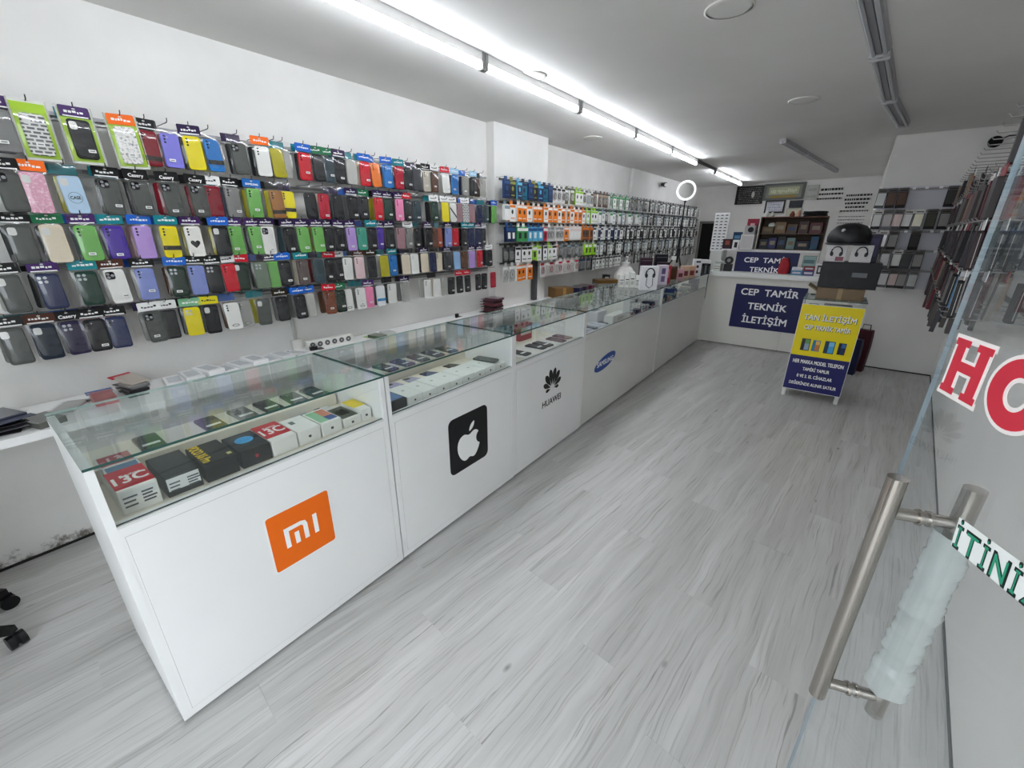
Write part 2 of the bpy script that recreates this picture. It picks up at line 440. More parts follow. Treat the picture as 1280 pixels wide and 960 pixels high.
# cameras
t = thing('security_camera', 'black dome security camera high in the far right corner', 'camera', (1.0,6.655,2.43))
link('dome', MB().lathe([(.004,-.05),(.03,-.045),(.05,-.02),(.055,.0),(.05,.012)], M('0c0c0d',.2), 16, T=Matrix.Rotation(R(75),4,'X')@Matrix.Translation((0,0,0))).mesh('dome'), t, (0,-.06,0))
link('bracket', MB().tube([(0,0,.0),(.03,-.02,.03),(.05,-.05,.02)], .012, M('1a1a1b',.4)).mesh('bracket'), t)
link('cable', MB().tube([(.03,0,.02),(.09,-.005,.05),(.16,-.004,.05)], .006, M('1a1a1b',.4)).mesh('cable'), t)
t = thing('security_camera', 'small black and white security camera on upper left wall', 'camera', (-3.05,8.85,2.44))
link('body', MB().tube([(.0,0,0),(.12,-.06,-.02)], [.03,.045], M('26262a',.3), 12).mesh('body'), t)
link('lens', MB().tube([(.12,-.06,-.02),(.135,-.068,-.022)], .032, M('eeeeea',.3), 12).mesh('lens'), t)
link('mount', MB().lathe([(.05,0),(.05,.02),(.02,.03)], M('d8d8d4',.5), 12, T=Matrix.Rotation(R(90),4,'Y')).mesh('mount'), t)

# ------------------------------------------------------------------ phone cases on the left wall
CC = dict(grey=('7a7a78','grey'), pat=('c9c9c4','grey-and-white patterned'), black=('1d1e21','black'), speck=('e6e4e0','white speckled'), dred=('7c1222','dark red'),
 lav=('7d79d6','lavender blue'), yellow=('e6d51c','yellow'), blue=('1f70b8','blue'), smoke=('4b4e4b','smoky grey'), white=('e4e4df','white'), olive=('aea61f','olive yellow'),
 clear=('a8a9a4','clear'), red=('c61b2c','red'), slate=('34464d','slate'), lgrey=('b4b4ad','light grey'), orange=('ee7d2c','orange'), crim=('b51934','crimson'), dgrey=('3b3d42','dark grey'),
 beige=('bfb7a8','beige'), brown=('5a3c2c','brown'), pinkg=('d599ae','glittery pink'), pblue=('b4cfe6','pale blue'), camel=('986737','camel brown'), green=('6cab56','green'), dgreen=('18362b','dark green'),
 pink=('ea86ae','pink'), diag=('d8d8d4','white-and-black'), mauve=('9c767d','mauve'), navy=('232b50','navy'), cream=('d6cab4','cream'), violet=('4b2e98','violet'), lilac=('b392d4','lilac'),
 mint=('3f9b83','mint green'), peri=('7e8bc6','periwinkle'), rust=('9e4a30','rust'), forest=('162a20','forest green'), moss=('6a7967','moss grey'), taupe=('5e5350','taupe'), rose=('e2c6c8','pale rose'),
 lblue=('8cb2da','light blue'), bnavy=('142030','blue-black'), dpurp=('2b2542','dark purple'), sienna=('7a4129','sienna'), stripe=('e2e4e6','white blue-banded'), heart=('eae8e0','white'))
HD = dict(pw=('40205e','purple'), lime=('a6cc22','lime'), dp=('2a1842','dark purple'), orange=('ee6a18','orange'), black=('151516','black'), casery=('151516','black'), teal=('18808a','teal'),
 red=('c01c2c','red'), white=('e6e6e4','white'), blue=('1f60be','blue'), lblue=('98c0da','light blue'), green=('1f6b45','green'), samsung=('2266b0','blue'), gold=('2e2618','black-and-gold'),
 brown=('4a2b20','brown'), lgreen=('7fb48c','blue-green'), yelblk=('d8cc20','yellow'))
CASE_W, CASE_H, CZ = .077, .158, -.117
def grip():
    m, nt, b, o = new_mat('grip_pattern'); N = nt.nodes; L = nt.links
    tc = N.new('ShaderNodeTexCoord'); sp = N.new('ShaderNodeSeparateXYZ'); cb = N.new('ShaderNodeCombineXYZ')
    L.new(tc.outputs['Object'], sp.inputs[0]); L.new(sp.outputs['X'], cb.inputs['X']); L.new(sp.outputs['Z'], cb.inputs['Y'])
    br = N.new('ShaderNodeTexBrick'); br.inputs['Scale'].default_value = 17; br.inputs['Mortar Size'].default_value = .06
    br.inputs['Color1'].default_value = lin('4c4e50'); br.inputs['Color2'].default_value = lin('6c6e6e'); br.inputs['Mortar'].default_value = lin('d6d6d2')
    L.new(cb.outputs[0], br.inputs['Vector']); L.new(br.outputs['Color'], b.inputs['Base Color'])
    return m
_m = {}
def cached(k, fn):
    if k not in _m: _m[k] = fn()
    return _m[k]
def case_mesh(c, h=CASE_H, w_=CASE_W):
    def f():
        mb = MB(); r1 = rrect(w_, h, .013); r2 = rrect(w_-.005, h-.005, .011)
        rings = [[(x,0,z) for x,z in r1], [(x,-.008,z) for x,z in r1], [(x,-.011,z) for x,z in r2]]
        mat = cached(('cm',c), lambda: film('clear_case', (.8,.8,.78,1), .45, 'c8c8c2', 1.45, .2) if c == 'clear' else (noisy('glitter_'+c, CC[c][0], 'f0dfe6' if c=='pinkg' else '2a2a2e', 90, .4, lo=.5, hi=.72) if c in ('pinkg','speck') else grip() if c=='pat' else M(CC[c][0], .42)))
        mb.loft(rings, mat); return mb.mesh('case')
    return cached(('case',c,h,w_), f)
def header_mesh(h):
    def f():
        mb = MB(); poly = [(-.05,-.03),(.05,-.03),(.05,.010),(.046,.014),(-.046,.014),(-.05,.010)]
        mb.prism(poly, .001, .003, M(HD[h][0], .35), T=XZ)
        tw = M('e8e8e6',.5) if h not in ('white','yelblk','lime') else M('2a2a2c',.5)
        if h not in ('casery','samsung'):
            rr = random.Random(h)
            if h in ('pw','black','dp','brown'): mb.box(-.042,.042,-.0034,-.003,-.029,-.024,tw)
            x = -.034
            while x < .03:
                l = rr.uniform(.006,.014); z = -.014+rr.uniform(-.002,.002)
                mb.box(x, x+l, -.0036,-.003, z, z+rr.uniform(.006,.010), tw); x += l+.003
        mb.prism(ell(.006,.003,10,0,.003), .0031, .0034, M('c9c9c6',.5), T=XZ)
        return mb.mesh('header_card')
    return cached(('hd',h), f)
def pouch_mesh(i, full):
    def f():
        rr = random.Random(40+i); mb = MB(); nx, nz = 5, 7
        zt, zb, hw = (.012 if full else -.03), -.206, .051
        P = []
        for a in range(nz):
            for b_ in range(nx):
                u = b_/(nx-1)*2-1; v = a/(nz-1)
                e = (1-u**4)*(1-(2*v-1)**6)
                P.append((u*hw*(1+rr.uniform(-.02,.02)), -.003-.013*e+rr.uniform(-.002,.002)*e, zt+(zb-zt)*v+rr.uniform(-.002,.002)))
        F = [(a*nx+b_, (a+1)*nx+b_, (a+1)*nx+b_+1, a*nx+b_+1) for a in range(nz-1) for b_ in range(nx-1)]
        mb.add(P, F, POUCH, True)
        return mb.mesh('pouch')
    return cached(('pouch',i,full), f)
def cam_mesh(kind):
    def f():
        mb = MB(); dk = M('0d0d0f',.2); lt = M('c4c4c2',.4); st = M('8c8c90',.3)
        if kind == 'w':      # open camera cut-out that shows the card behind
            mb.prism(rrect(.026,.032,.008,3,-.02,CZ+.053), .0112,.0118, M('d4d4d0',.4), T=XZ)
        elif kind in 'lc':
            mb.prism(rrect(.034,.036,.009,3,-.017,CZ+.054), .011,.014, dk, T=XZ)
            for x, z in ((-.025,.062),(-.025,.046),(-.009,.054)): mb.prism(ell(.0065,.0065,12,x,CZ+z), .014,.0155, st, T=XZ)
        elif kind == 'm':
            for x, z in ((-.024,.062),(-.024,.044),(-.006,.062),(-.006,.044)): mb.prism(ell(.0065,.0065,12,x,CZ+z), .011,.0118, M('b8bcc0',.25), T=XZ)
        else:
            for k in range(3): mb.prism(ell(.0048,.0048,10,-.022,CZ+.064-.014*k), .011,.0116, dk, T=XZ)
            mb.prism(ell(.003,.003,8,-.010,CZ+.060), .011,.0116, lt, T=XZ)
        return mb.mesh('camera_window')
    return cached(('cam',kind), f)
sticker_me = MB().box(-.013,.013,-.0185,-.018,-.006,.006,M('ececea',.5)).box(-.009,.009,-.0188,-.0185,-.002,.002,M('6a6a6a',.5)).mesh('price_sticker')
def decor(parent, c, feat):
    if feat == 'b':
        h = {'dred':-.045,'blue':-.035,'camel':-.045,'yellow':-.03}.get(c,-.03)
        link('band', cached('band', lambda: MB().box(-.039,.039,-.0122,-.0108,-.010,.012,M('2e2c28',.5)).mesh('band')), parent, (0,0,CZ+h))
    if c == 'heart':
        hp = [(0,-.024),(-.012,-.012),(-.022,.0),(-.022,.010),(-.014,.016),(-.005,.014),(0,.008),(.005,.014),(.014,.016),(.022,.010),(.022,0),(.012,-.012)]
        link('heart_print', MB().prism(hp,.011,.0116,M('1a1a1c',.5),T=XZ).mesh('heart_print'), parent, (0,0,CZ-.01))['label'] = 'black heart printed on the white case'
    if feat == 'C':
        link('ring_print', MB().prism(ell(.024,.024,24),.011,.0114,M('3a4a5c',.5),T=XZ).prism(ell(.0225,.0225,24),.0114,.0117,M(CC[c][0],.5),T=XZ).mesh('ring_print'), parent, (0,0,CZ-.012))
        link('lettering', text_mesh('CASE', M('1a2028',.5), .036, .013, .02), parent, (0,-.0119,CZ-.012), UP)
    if feat == 'r':
        link('ring_print', MB().prism(ell(.019,.008,20),.011,.0114,M('16161a',.5),T=XZ).prism(ell(.015,.005,20),.0114,.0117,M(CC[c][0],.5),T=XZ).mesh('ring_print'), parent, (0,0,CZ-.055))
    if c == 'stripe':
        link('band', MB().box(-.039,.039,-.0122,-.0108,-.02,0,M('2f86c0',.5)).mesh('band'), parent, (0,0,CZ-.02))
    if c == 'diag':
        link('band', MB().prism([(-.036,.03),(-.036,.05),(.036,-.03),(.036,-.05)],.0108,.0118,M('1c1c1c',.5),T=XZ).mesh('band'), parent, (0,0,CZ))
pack_lime = MB().box(-.052,.052,.001,.004,-.206,.002,M('a2c634',.4)).box(-.059,.059,.004,.007,-.216,.014,M('d6d8d0',.4)).box(-.059,-.055,-.006,.004,-.216,.014,CLEARP).box(.055,.059,-.006,.004,-.216,.014,CLEARP).mesh('backing_card')
ROWZ = [2.094, 1.862, 1.652, 1.447, 1.224]
FRX = -2.86
FRONT = [
"0.31 grey pw s|0.41 pat lime P|0.55 black pw L|0.71 speck orange L|0.80 dred black b|0.89 lav none s|0.98 yellow dp d|1.07 blue none b|1.21 smoke none c|1.33 white orange d|1.41 olive none n|1.46 clear none n|1.59 red blue s|1.68 black green n|1.76 slate green s|1.84 black dp n|1.93 lgrey none n|2.04 red blue s|2.12 orange none n|2.22 blue blue s|2.34 crim teal s|2.42 black none s|2.51 dgrey none n|2.63 beige black s|2.71 brown white s|2.84 white red n|2.96 blue lblue s|3.10 clear none n|3.20 black lblue s|3.32 clear none n",
"0.27 smoke black c|0.35 pinkg orange w|0.46 pblue none C|0.60 smoke black l|0.71 smoke casery l|0.83 smoke casery l|0.96 smoke casery l|1.03 dred white n|1.13 grey black s|1.24 green samsung s|1.37 camel none b|1.45 yellow none b|1.59 black none d|1.68 crim none s|1.78 black none n|1.90 black dp s|2.00 black green s|2.12 red dp s|2.22 dgreen dp n|2.31 pink dp n|2.39 black red s|2.50 slate none s|2.68 dgreen white s|2.81 yellow white n|2.91 diag white n|2.99 mauve none n|3.08 pat white n|3.16 mauve none n|3.28 navy none n|3.37 slate none n|3.49 green blue n",
"0.25 smoke black w|0.35 cream green w|0.46 green pw s|0.56 violet teal d|0.67 lilac blue d|0.78 yellow teal b|0.89 heart pw d|1.02 black blue w|1.10 green pw s|1.21 green pw s|1.28 white dp l|1.41 black dp s|1.50 green dp s|1.60 green dp s|1.67 black dp n|1.76 black dp s|1.85 lilac dp s|1.95 mint none s|2.03 black teal s|2.11 violet dp s|2.20 black dp n|2.30 mauve none n|2.39 grey white s|2.49 black none s|2.60 black dp s|2.67 brown none n|2.73 rust none n|2.84 peri dp s|2.94 red none s|3.05 black teal s|3.14 navy teal n|3.24 navy dp s|3.33 dgrey white s",
"0.16 smoke black w|0.28 navy pw m|0.41 dgreen teal m|0.51 white brown l|0.63 peri black s|0.77 forest blue m|0.86 peri black n|0.94 black black m|1.02 red white n|1.09 forest red w|1.20 moss none m|1.27 green dp n|1.34 black blue s|1.46 taupe teal s|1.57 slate none n|1.66 black red s|1.73 black white n|1.80 white none d|1.90 rose brown d|2.00 black gold n|2.11 olive none n|2.20 blue teal s|2.33 cream none n|2.42 white none w|2.54 cream dp n|2.63 navy none n|2.71 cream none n|2.82 dgrey dp s|2.94 lblue none n|3.03 brown none n|3.14 lilac dp n|3.26 red dp s|3.40 black white s",
"0.11 smoke black w|0.21 bnavy brown w|0.30 dpurp casery m|0.38 black black n|0.46 navy black d|0.61 smoke white l|0.68 black white n|0.79 yellow lgreen m|0.88 black yelblk w|0.99 white none r|1.06 clear none r|1.17 smoke none w|1.29 black gold d|1.40 black blue s|1.47 lgrey blue n|1.62 sienna red s|1.70 forest green s|1.76 white none r|1.87 white none r|1.95 pink pw n|2.05 stripe none n|2.18 white none d|2.30 clear dp n|2.56 white none n|2.66 white none n|2.75 clear none n|2.85 black none s|2.96 black red s|3.06 black red s|3.22 black none s|3.32 black none s|3.47 crim none n",
]
def front_case(r, i, y, c, h, feat):
    cw = CC[c][1]; n = i+1
    if c == 'heart': lab = 'white phone case with a black heart, third row of the left wall'
    elif feat == 'C': lab = 'pale blue phone case with CASE printed in a circle, second row of left wall'
    elif feat == 'P': lab = 'grey-and-white patterned phone case on a big lime green pack, top left'
    elif feat == 'L': lab = f'{cw} phone case on a lime pack under {HD[h][1]} header, top row'
    elif h == 'none': lab = f'{cw} phone case in clear bag, {ordw(n)} from left in {ROWN[r]} row, left wall'
    else: lab = f'{cw} phone case, {HD[h][1]} header, {ordw(n)} from left in {ROWN[r]} row, left wall'
    t = thing('phone_case', lab, 'phone case', (FRX + rnd.uniform(-.012,.012), y, ROWZ[r]), 0, 'phone cases hanging in front on the left wall', (R(rnd.uniform(-3,1)), R(rnd.uniform(-2.2,2.2)), R(90+rnd.uniform(-9,5))))
    if feat in 'PL':
        link('backing_card', pack_lime, t)
    link('case', case_mesh(c, CASE_H + (.006 if feat in 'wl' else 0)), t, (0, 0, CZ))
    k = {'w':'w','l':'l','c':'c','m':'m','C':'w','P':'w','L':'w'}.get(feat, 'd')
    if feat != 'n' or rnd.random() < .5: link('camera_window', cam_mesh(k), t)
    decor(t, c, feat)
    if h != 'none' and feat != 'P':
        ho = link('header_card', header_mesh(h), t)
        if h == 'casery' and y < 1.2: link('lettering', text_mesh('Casery', M('e8e8e6',.5), .06, 0, .02), ho, (0,-.0036,-.016), UP)
        if h == 'samsung': link('lettering', text_mesh('SAMSUNG', M('e8e8e6',.5), .07, .011, .02), ho, (0,-.0036,-.014), UP)
    link('pouch', pouch_mesh(rnd.randrange(4), h == 'none'), t)
    if feat in 'slPL' or rnd.random() < .2:
        link('price_sticker', sticker_me, t, (rnd.uniform(-.012,.018), 0, CZ-.045+rnd.uniform(-.012,.012)))
    return t
def behind_mesh(c, h):
    def f():
        mb = MB(); r1 = rrect(.075,.156,.012,2)
        mb.loft([[(x,0,z+CZ) for x,z in r1],[(x,-.010,z+CZ) for x,z in r1]], M(CC[c][0],.45))
        if h != 'none': mb.box(-.05,.05,-.003,-.001,-.03,.012,M(HD[h][0],.4))
        mb.add([(-.051,-.004,-.03),(.051,-.004,-.03),(.051,-.005,-.205),(-.051,-.005,-.205),(0,-.014,-.05),(0,-.014,-.19)],[(0,3,5,4),(4,5,2,1),(0,4,1),(3,2,5)],POUCH)
        return mb.mesh('phone_case')
    return cached(('beh',c,h), f)
hook_me = MB().tube([(0,.155,0),(0,-.012,0),(0,-.022,.006),(0,-.026,.018)], .0022, M('4c4c4e',.3,.8), 6).mesh('hook')
hook_me2 = MB().tube([(0,.13,0),(0,-.012,0),(0,-.020,.010)], .002, M('5c5c5e',.3,.8), 5).mesh('hook')
bcount = 0
BC = ['black','smoke','dgrey','black','grey','clear','navy','slate','dred','brown','lgrey','mauve','olive','cream','black','smoke']
for r, row in enumerate(FRONT):
    rail = tag(link('display_rail', MB().box(-.008,.004,-.02,3.54,-.010,.006,M('8f9092',.35,.6)).box(-.012,.0,-.02,3.54,-.028,-.020,M('b4b4b4',.35,.6)).mesh('display_rail'), None, (-2.992+.004,0,ROWZ[r]-.002)), f'steel hook rail of the {ROWN[r]} row of phone cases, left wall', 'hook rail', 'hook rails of the phone cases')
    items = [e.split() for e in row.split('|')]
    for i, (y, c, h, feat) in enumerate(items):
        y = float(y)
        front_case(r, i, y, c, h, feat)
        hk = link('hook', hook_me, rail, (FRX+2.988, y, .012), (0, 0, R(90)))
        if bcount < 138 and (i*7+r*3) % 11 < 10:
            bc = BC[rnd.randrange(len(BC))]; bh = rnd.choice(['black','none','dp','none','blue','black','teal'])
            o = tag(link('phone_case', behind_mesh(bc,bh), None, (FRX-.045+rnd.uniform(-.02,.01), y+rnd.uniform(-.014,-.002), ROWZ[r]), (R(rnd.uniform(-2,2)), R(rnd.uniform(-2.5,2.5)), R(90+rnd.uniform(-6,6)))),
                f'{CC[bc][1]} phone case tucked behind the {ordw(i+1)} front case of {ROWN[r]} row', 'phone case', 'phone cases tucked behind the front ones')
            bcount += 1

# ------------------------------------------------------------------ accessory packs beyond the pillar
PC = dict(navy='1c2a4c', teal='1d6076', blue='244a7e', yelb='8a8a3a', white='e4e3e0', orange='e07a22', olive='6a6a4a', lime='92c828', brown='5a4238', lblue='58acd2', green='3a8a50', red='c0203c', black='1e1f20', grey='86898a', dgrey='45494a', lgrey='b6b9b6', pinkw='e0cfcc', blugr='7d8f98', tan='a89478')
PN = dict(navy='navy', teal='teal', blue='blue', yelb='yellow-black', white='white', orange='orange', olive='olive', lime='lime', brown='brown', lblue='light blue', green='green', red='red', black='black', grey='grey', dgrey='dark grey', lgrey='light grey', pinkw='pinkish white', blugr='blue-grey', tan='tan')
def pk_body(kind, c, c2):
    def f():
        mb = MB(); m = M(PC[c],.4)
        if kind == 'earphone_pack':
            mb.box(-.047,.047,-.026,.0,-.192,-.03,m, tops={'-x':M(PC[c2],.4),'+x':M(PC[c2],.4)})
        elif kind == 'cable_pack':
            mb.box(-.048,.048,-.004,.0,-.19,-.03,m)
            mb.loft([[(x,-.004,z-.115) for x,z in rrect(.07,.105,.02,2)],[(x,-.022,z-.115) for x,z in rrect(.058,.09,.018,2)]], CLEARP)
        else:
            mb.box(-.045,.045,-.034,.0,-.18,-.035,m, tops={'-z':M(PC[c2],.4)})
        return mb.mesh('pack_body')
    return cached(('pb',kind,c,c2), f)
def pk_print(kind, c2):
    def f():
        mb = MB(); m = M(PC[c2],.45); g = M('2a2a2c',.4)
        if kind == 'earphone_pack':
            mb.prism(ell(.016,.022,14,-.004,-.10), .0262,.0272, g if c2 in('white','lime','orange') else m, T=XZ)
            mb.box(-.042,.042,-.0270,-.0262,-.06,-.036,m); mb.box(-.03,.03,-.0270,-.0262,-.165,-.156,m)
        elif kind == 'cable_pack':
            for k in range(2): mb.tube([(.022*math.cos(a/9*6.283), -.010-.004*k, -.115+.032*math.sin(a/9*6.283)) for a in range(10)], .0035, m, 5)
            mb.box(-.042,.042,-.0052,-.0042,-.06,-.035,m)
        else:
            mb.box(-.045,.045,-.0352,-.0342,-.075,-.045,m); mb.box(-.02,.02,-.0352,-.0342,-.15,-.09,M('e8e8e6',.4) if c2 not in('white',) else g)
        return mb.mesh('front_print')
    return cached(('pp',kind,c2), f)
def pk_tab(c):
    return cached(('pt',c), lambda: MB().box(-.022,.022,-.004,-.001,-.036,.010,M(PC[c],.4)).prism(ell(.007,.003,8,0,.0),.0041,.0045,M('77787a',.5),T=XZ).mesh('hang_tab'))
E_, C_, H_ = 'earphone_pack','cable_pack','charger_pack'
SEC2 = [
 [(4.5,[(E_,'navy','blue'),(E_,'black','yelb'),(E_,'navy','lblue'),(E_,'teal','navy')]),(4.78,[(C_,'white','black')]),(4.94,[(C_,'olive','white')]),(5.15,[(E_,'white','lime')]),(5.49,[(C_,'white','brown'),(C_,'lgrey','white')]),(5.95,[(C_,'brown','tan')]),(6.66,[(E_,'white','green'),(C_,'lgrey','green')]),(7.4,[(C_,'dgrey','olive'),(C_,'grey','black')]),(11.2,[(E_,'white','black'),(C_,'black','white'),(E_,'white','grey'),(C_,'dgrey','white')])],
 [(3.7,[(H_,'white','blugr')]),(5.26,[(E_,'orange','white'),(E_,'white','orange'),(E_,'orange','white')]),(5.61,[(E_,'white','lime')]),(7.4,[(E_,'white','blugr'),(C_,'black','lgrey'),(H_,'white','green')]),(11.2,[(E_,'white','dgrey'),(C_,'black','white'),(E_,'lgrey','black'),(E_,'white','blugr')])],
 [(3.8,[(H_,'navy','blue')]),(3.97,[(H_,'green','white')]),(4.26,[(H_,'lblue','blue')]),(4.41,[(H_,'red','white')]),(4.74,[(C_,'white','grey')]),(4.9,[(E_,'orange','white')]),(5.15,[(H_,'white','pinkw')]),(5.49,[(E_,'brown','orange')]),(6.42,[(E_,'navy','white'),(E_,'white','navy')]),(11.2,[(C_,'black','lgrey'),(E_,'white','black'),(H_,'black','white'),(E_,'white','dgrey')])],
 [(3.71,[(C_,'black','dgrey')]),(4.02,[(E_,'white','black')]),(4.16,[(H_,'lime','white')]),(4.52,[(E_,'white','lime'),(E_,'white','black')]),(4.7,[(C_,'pinkw','orange')]),(5.37,[(C_,'grey','dgrey'),(C_,'dgrey','blugr')]),(5.61,[(H_,'lime','white')]),(11.2,[(E_,'white','blugr'),(C_,'black','lgrey'),(E_,'lgrey','black')])],
 [(3.8,[(C_,'lgrey','white')]),(4.02,[(E_,'orange','white')]),(4.28,[]),(5.15,[(C_,'pinkw','white'),(C_,'white','red')]),(5.49,[(C_,'dgrey','navy')]),(6.42,[(E_,'white','black'),(E_,'lgrey','black')]),(11.2,[(C_,'dgrey','black'),(E_,'white','black'),(C_,'black','lgrey')])]]
Z2 = [2.09, 1.875, 1.665, 1.46, 1.265]
kn = {E_:'earphone pack',C_:'cable pack',H_:'charger pack'}
acount = {E_:0,C_:0,H_:0}
for r, segs in enumerate(SEC2):
    rail = tag(link('display_rail', MB().box(-.012,.006,3.64,11.1,-.014,.004,M('4b4c4e',.45,.3)).mesh('display_rail'), None, (-2.893,0,Z2[r])), f'dark hook rail of the {ROWN[r]} accessory row beyond the pillar', 'hook rail', 'hook rails of the accessories')  # real rail, its dark grey also stands in for shadow between rows
    y = 3.60; n = 0; far = 0
    while y < 10.9:
        pal = next(p for ye, p in segs if y < ye)
        if pal:
            k, c, c2 = pal[n % len(pal)]; n += 1; acount[k] += 1
            t = thing(k, f'{PN[c]} {kn[k]} with {PN[c2]} print, {ordw(n)} along the {ROWN[r]} row past the pillar', 'accessory pack', (-2.79+rnd.uniform(-.012,.012), y, Z2[r]), 0, 'accessory packs past the pillar', (R(rnd.uniform(-2,1)), R(rnd.uniform(-1.5,1.5)), R(90+rnd.uniform(-8,5))))
            link('pack_body', pk_body(k,c,c2), t); link('front_print', pk_print(k,c2), t)
            link('hang_tab', pk_tab(c2 if k != C_ else c), t)
            link('hook', hook_me2, rail, (.103, y, .006), (0,0,R(90)))
        y += .102 + (.012 if y > 5 else 0) + (.03 if y > 7 else 0)
# grey post and pale boards on the pillar
tag(link('wall_post', MB().box(-2.895,-2.845,4.24,4.30,.80,1.30,M('4d4d50',.5),tops={'+y':M('d2d2d0',.5)}).box(-2.897,-2.85,4.30,4.36,.80,1.30,M('d8d8d6',.5)).mesh('wall_post')), 'dark grey upright post with a white edge on the pillar under the packs', 'post')

# ------------------------------------------------------------------ screen protectors on the far right wall
GC = dict(pale='c9cbc8', brown='6a554c', dark='4c4a4a', white='ecebe8', pink='d9c5c0', cream='ded8bc', olive='55544a', grey='a09e9a')
board = tag(link('peg_panel', MB().box(.24,1.10,6.652,6.666,.98,2.06,M('d2d2da',.35)).mesh('peg_panel')), 'pale glossy panel behind the screen protectors on the far wall', 'panel')
PROT = [[(.25,'pale'),(.33,'brown'),(.42,'brown'),(.81,'dark')],
 [(.26,'white'),(.35,'brown'),(.44,'pink'),(.52,'white'),(.61,'cream'),(.71,'olive'),(.81,'grey'),(.91,'dark')],
 [(.26,'cream'),(.36,'white'),(.45,'grey'),(.63,'dark'),(.89,'cream')],
 [(.24,'dark'),(.34,'grey'),(.43,'grey'),(.53,'white'),(.62,'dark'),(.71,'grey')],
 [(.47,'grey'),(.55,'pink'),(.63,'grey'),(.72,'grey'),(.91,'white')]]
def prot_body(c):
    return cached(('pr',c), lambda: MB().box(-.042,.042,-.012,0,-.19,0,M('2c2a29',.25)).box(-.036,.036,-.0128,-.012,-.16,-.035,M(GC[c],.12)).mesh('pack_body'))
def prot_head(c):
    return cached(('ph',c), lambda: MB().box(-.042,.042,-.014,-.012,-.03,.012,M('d8d6d0' if c in('white','cream') else '5a5552',.4)).box(-.03,.03,-.0145,-.014,-.02,-.008,M('2a2826',.4)).mesh('header_card'))
tag_me = MB().box(-.014,.014,-.004,0,-.012,.012,M('f0f0f0',.4)).mesh('price_tag')
for r, row in enumerate(PROT):
    z = [2.03,1.81,1.595,1.39,1.175][r]
    rail = tag(link('display_rail', MB().box(.235,1.12,6.638,6.652,z-.01,z+.012,M('8a8a88',.35,.5)).mesh('display_rail')), f'thin hook rail of the {ROWN[r]} screen protector row, far wall', 'hook rail', 'hook rails of the screen protectors')
    for i, (x, c) in enumerate(row):
        t = thing('screen_protector', f'{c} boxed screen protector, {ordw(i+1)} from left in {ROWN[r]} row of the far wall', 'screen protector', (x, 6.55+rnd.uniform(-.01,.01), z), 0, 'screen protectors on the far wall', (R(rnd.uniform(-3,0)), R(rnd.uniform(-2,2)), R(rnd.uniform(-6,6))))
        link('pack_body', prot_body(c), t); link('header_card', prot_head(c), t)
        link('hook', hook_me2, rail, (x, 6.55, z+.004))
    for x in ([.50,.60,.71] if r==0 else [.54,.75,.83] if r==2 else [.83] if r==3 else []):
        link('hook', hook_me2, rail, (x, 6.55, z+.004)); link('price_tag', tag_me, rail, (x, 6.528, z+.004))

# ------------------------------------------------------------------ packs on deep hooks along the right wall
WC = ['2a1a1e','1c1b1d','38121b','521620','2c2a30','3a3536','a9a29c','46403e','23222c','101012','5c1a26','6c6660','2a343e','8a7662']
WN = ['plum','black','dark red','red','charcoal','brown','white','taupe','navy','black','red','grey','slate','tan']
rz_r = R(-95.9)
hook_deep = MB().tube([(0,.30,0),(0,-.012,0),(0,-.022,.012)], .003, M('8c8a88',.3,.8), 5).mesh('hook')
def wallet(c):
    def f():
        mb = MB(); m = M(WC[c],.45)
        mb.loft([[(x,0,z-.12) for x,z in rrect(.082,.165,.008,2)],[(x,-.022,z-.12) for x,z in rrect(.082,.165,.008,2)]], m)
        mb.box(-.0415,.0415,-.0095,-.0075,-.19,-.05,M('c8c2ba',.5)) if c % 3 == 0 else None
        mb.box(-.045,.045,-.006,-.003,-.036,.012,M(['e2e2e0','1a1a1a','8a1c2c'][c%3],.4))
        return mb.mesh('wallet_case')
    return cached(('wal',c), f)
wn = 0
for r in range(5):
    z = [2.06,1.85,1.64,1.43,1.22][r]
    b = MB(); b.prism([(wx(2.6)-.012,2.6),(wx(2.6)-.002,2.6),(wx(6.55)-.002,6.55),(wx(6.55)-.012,6.55)], z-.012, z+.014, M('77756f',.35,.5))
    rail = tag(link('display_rail', b.mesh('display_rail')), f'hook rail of the {ROWN[r]} row along the right wall', 'hook rail', 'hook rails of the right wall')
    for i in range(18):
        y = 2.75 + i*.212
        link('hook', hook_deep, rail, (wx(y)-.30, y, z+.004), (0,0,rz_r))
        if (r == 0 and (2 <= i <= 9 or i % 3 == 1)) or (r == 4 and i < 4): continue
        full = 4 if (i+r) % 4 else 2
        for k in range(full):
            d = .285 - .062*k if full == 4 else .27-.06*k
            c = rnd.randrange(len(WC)) if r != 2 else rnd.choice([0,1,4,9,2])
            wn += 1
            tag(link('wallet_case', wallet(c), None, (wx(y)-d*.995, y+d*.1-.03, z), (R(rnd.uniform(-3,2)), R(rnd.uniform(-2,2)), rz_r+R(rnd.uniform(-5,5)))),
                f'{WN[c]} flip case, {WORDS[k]} on hook {["one","two","three","four","five","six","seven","eight","nine","ten","eleven","twelve","thirteen","fourteen","fifteen","sixteen","seventeen","eighteen"][i]} from the door, {ROWN[r]} row, right wall', 'flip case', 'flip cases on the deep hooks of the right wall')
tag(link('wallet_case', wallet(10), None, (wx(6.3)-.26, 6.3, 1.03), (0,0,rz_r)), 'red flip case hanging lowest in the far right corner', 'flip case')

tag(link('wallet_case', cached('bluewallet', lambda: MB().box(-.042,.042,-.02,0,-.2,-.03,M('4a86b4',.4)).box(-.042,.042,-.006,-.003,-.036,.012,M('d8dade',.4)).mesh('wallet_case')), None, (wx(3.3)-.24, 3.3, 1.40), (0,0,R(-62))), 'bright blue pack turned towards the door, seen through the glass', 'flip case')

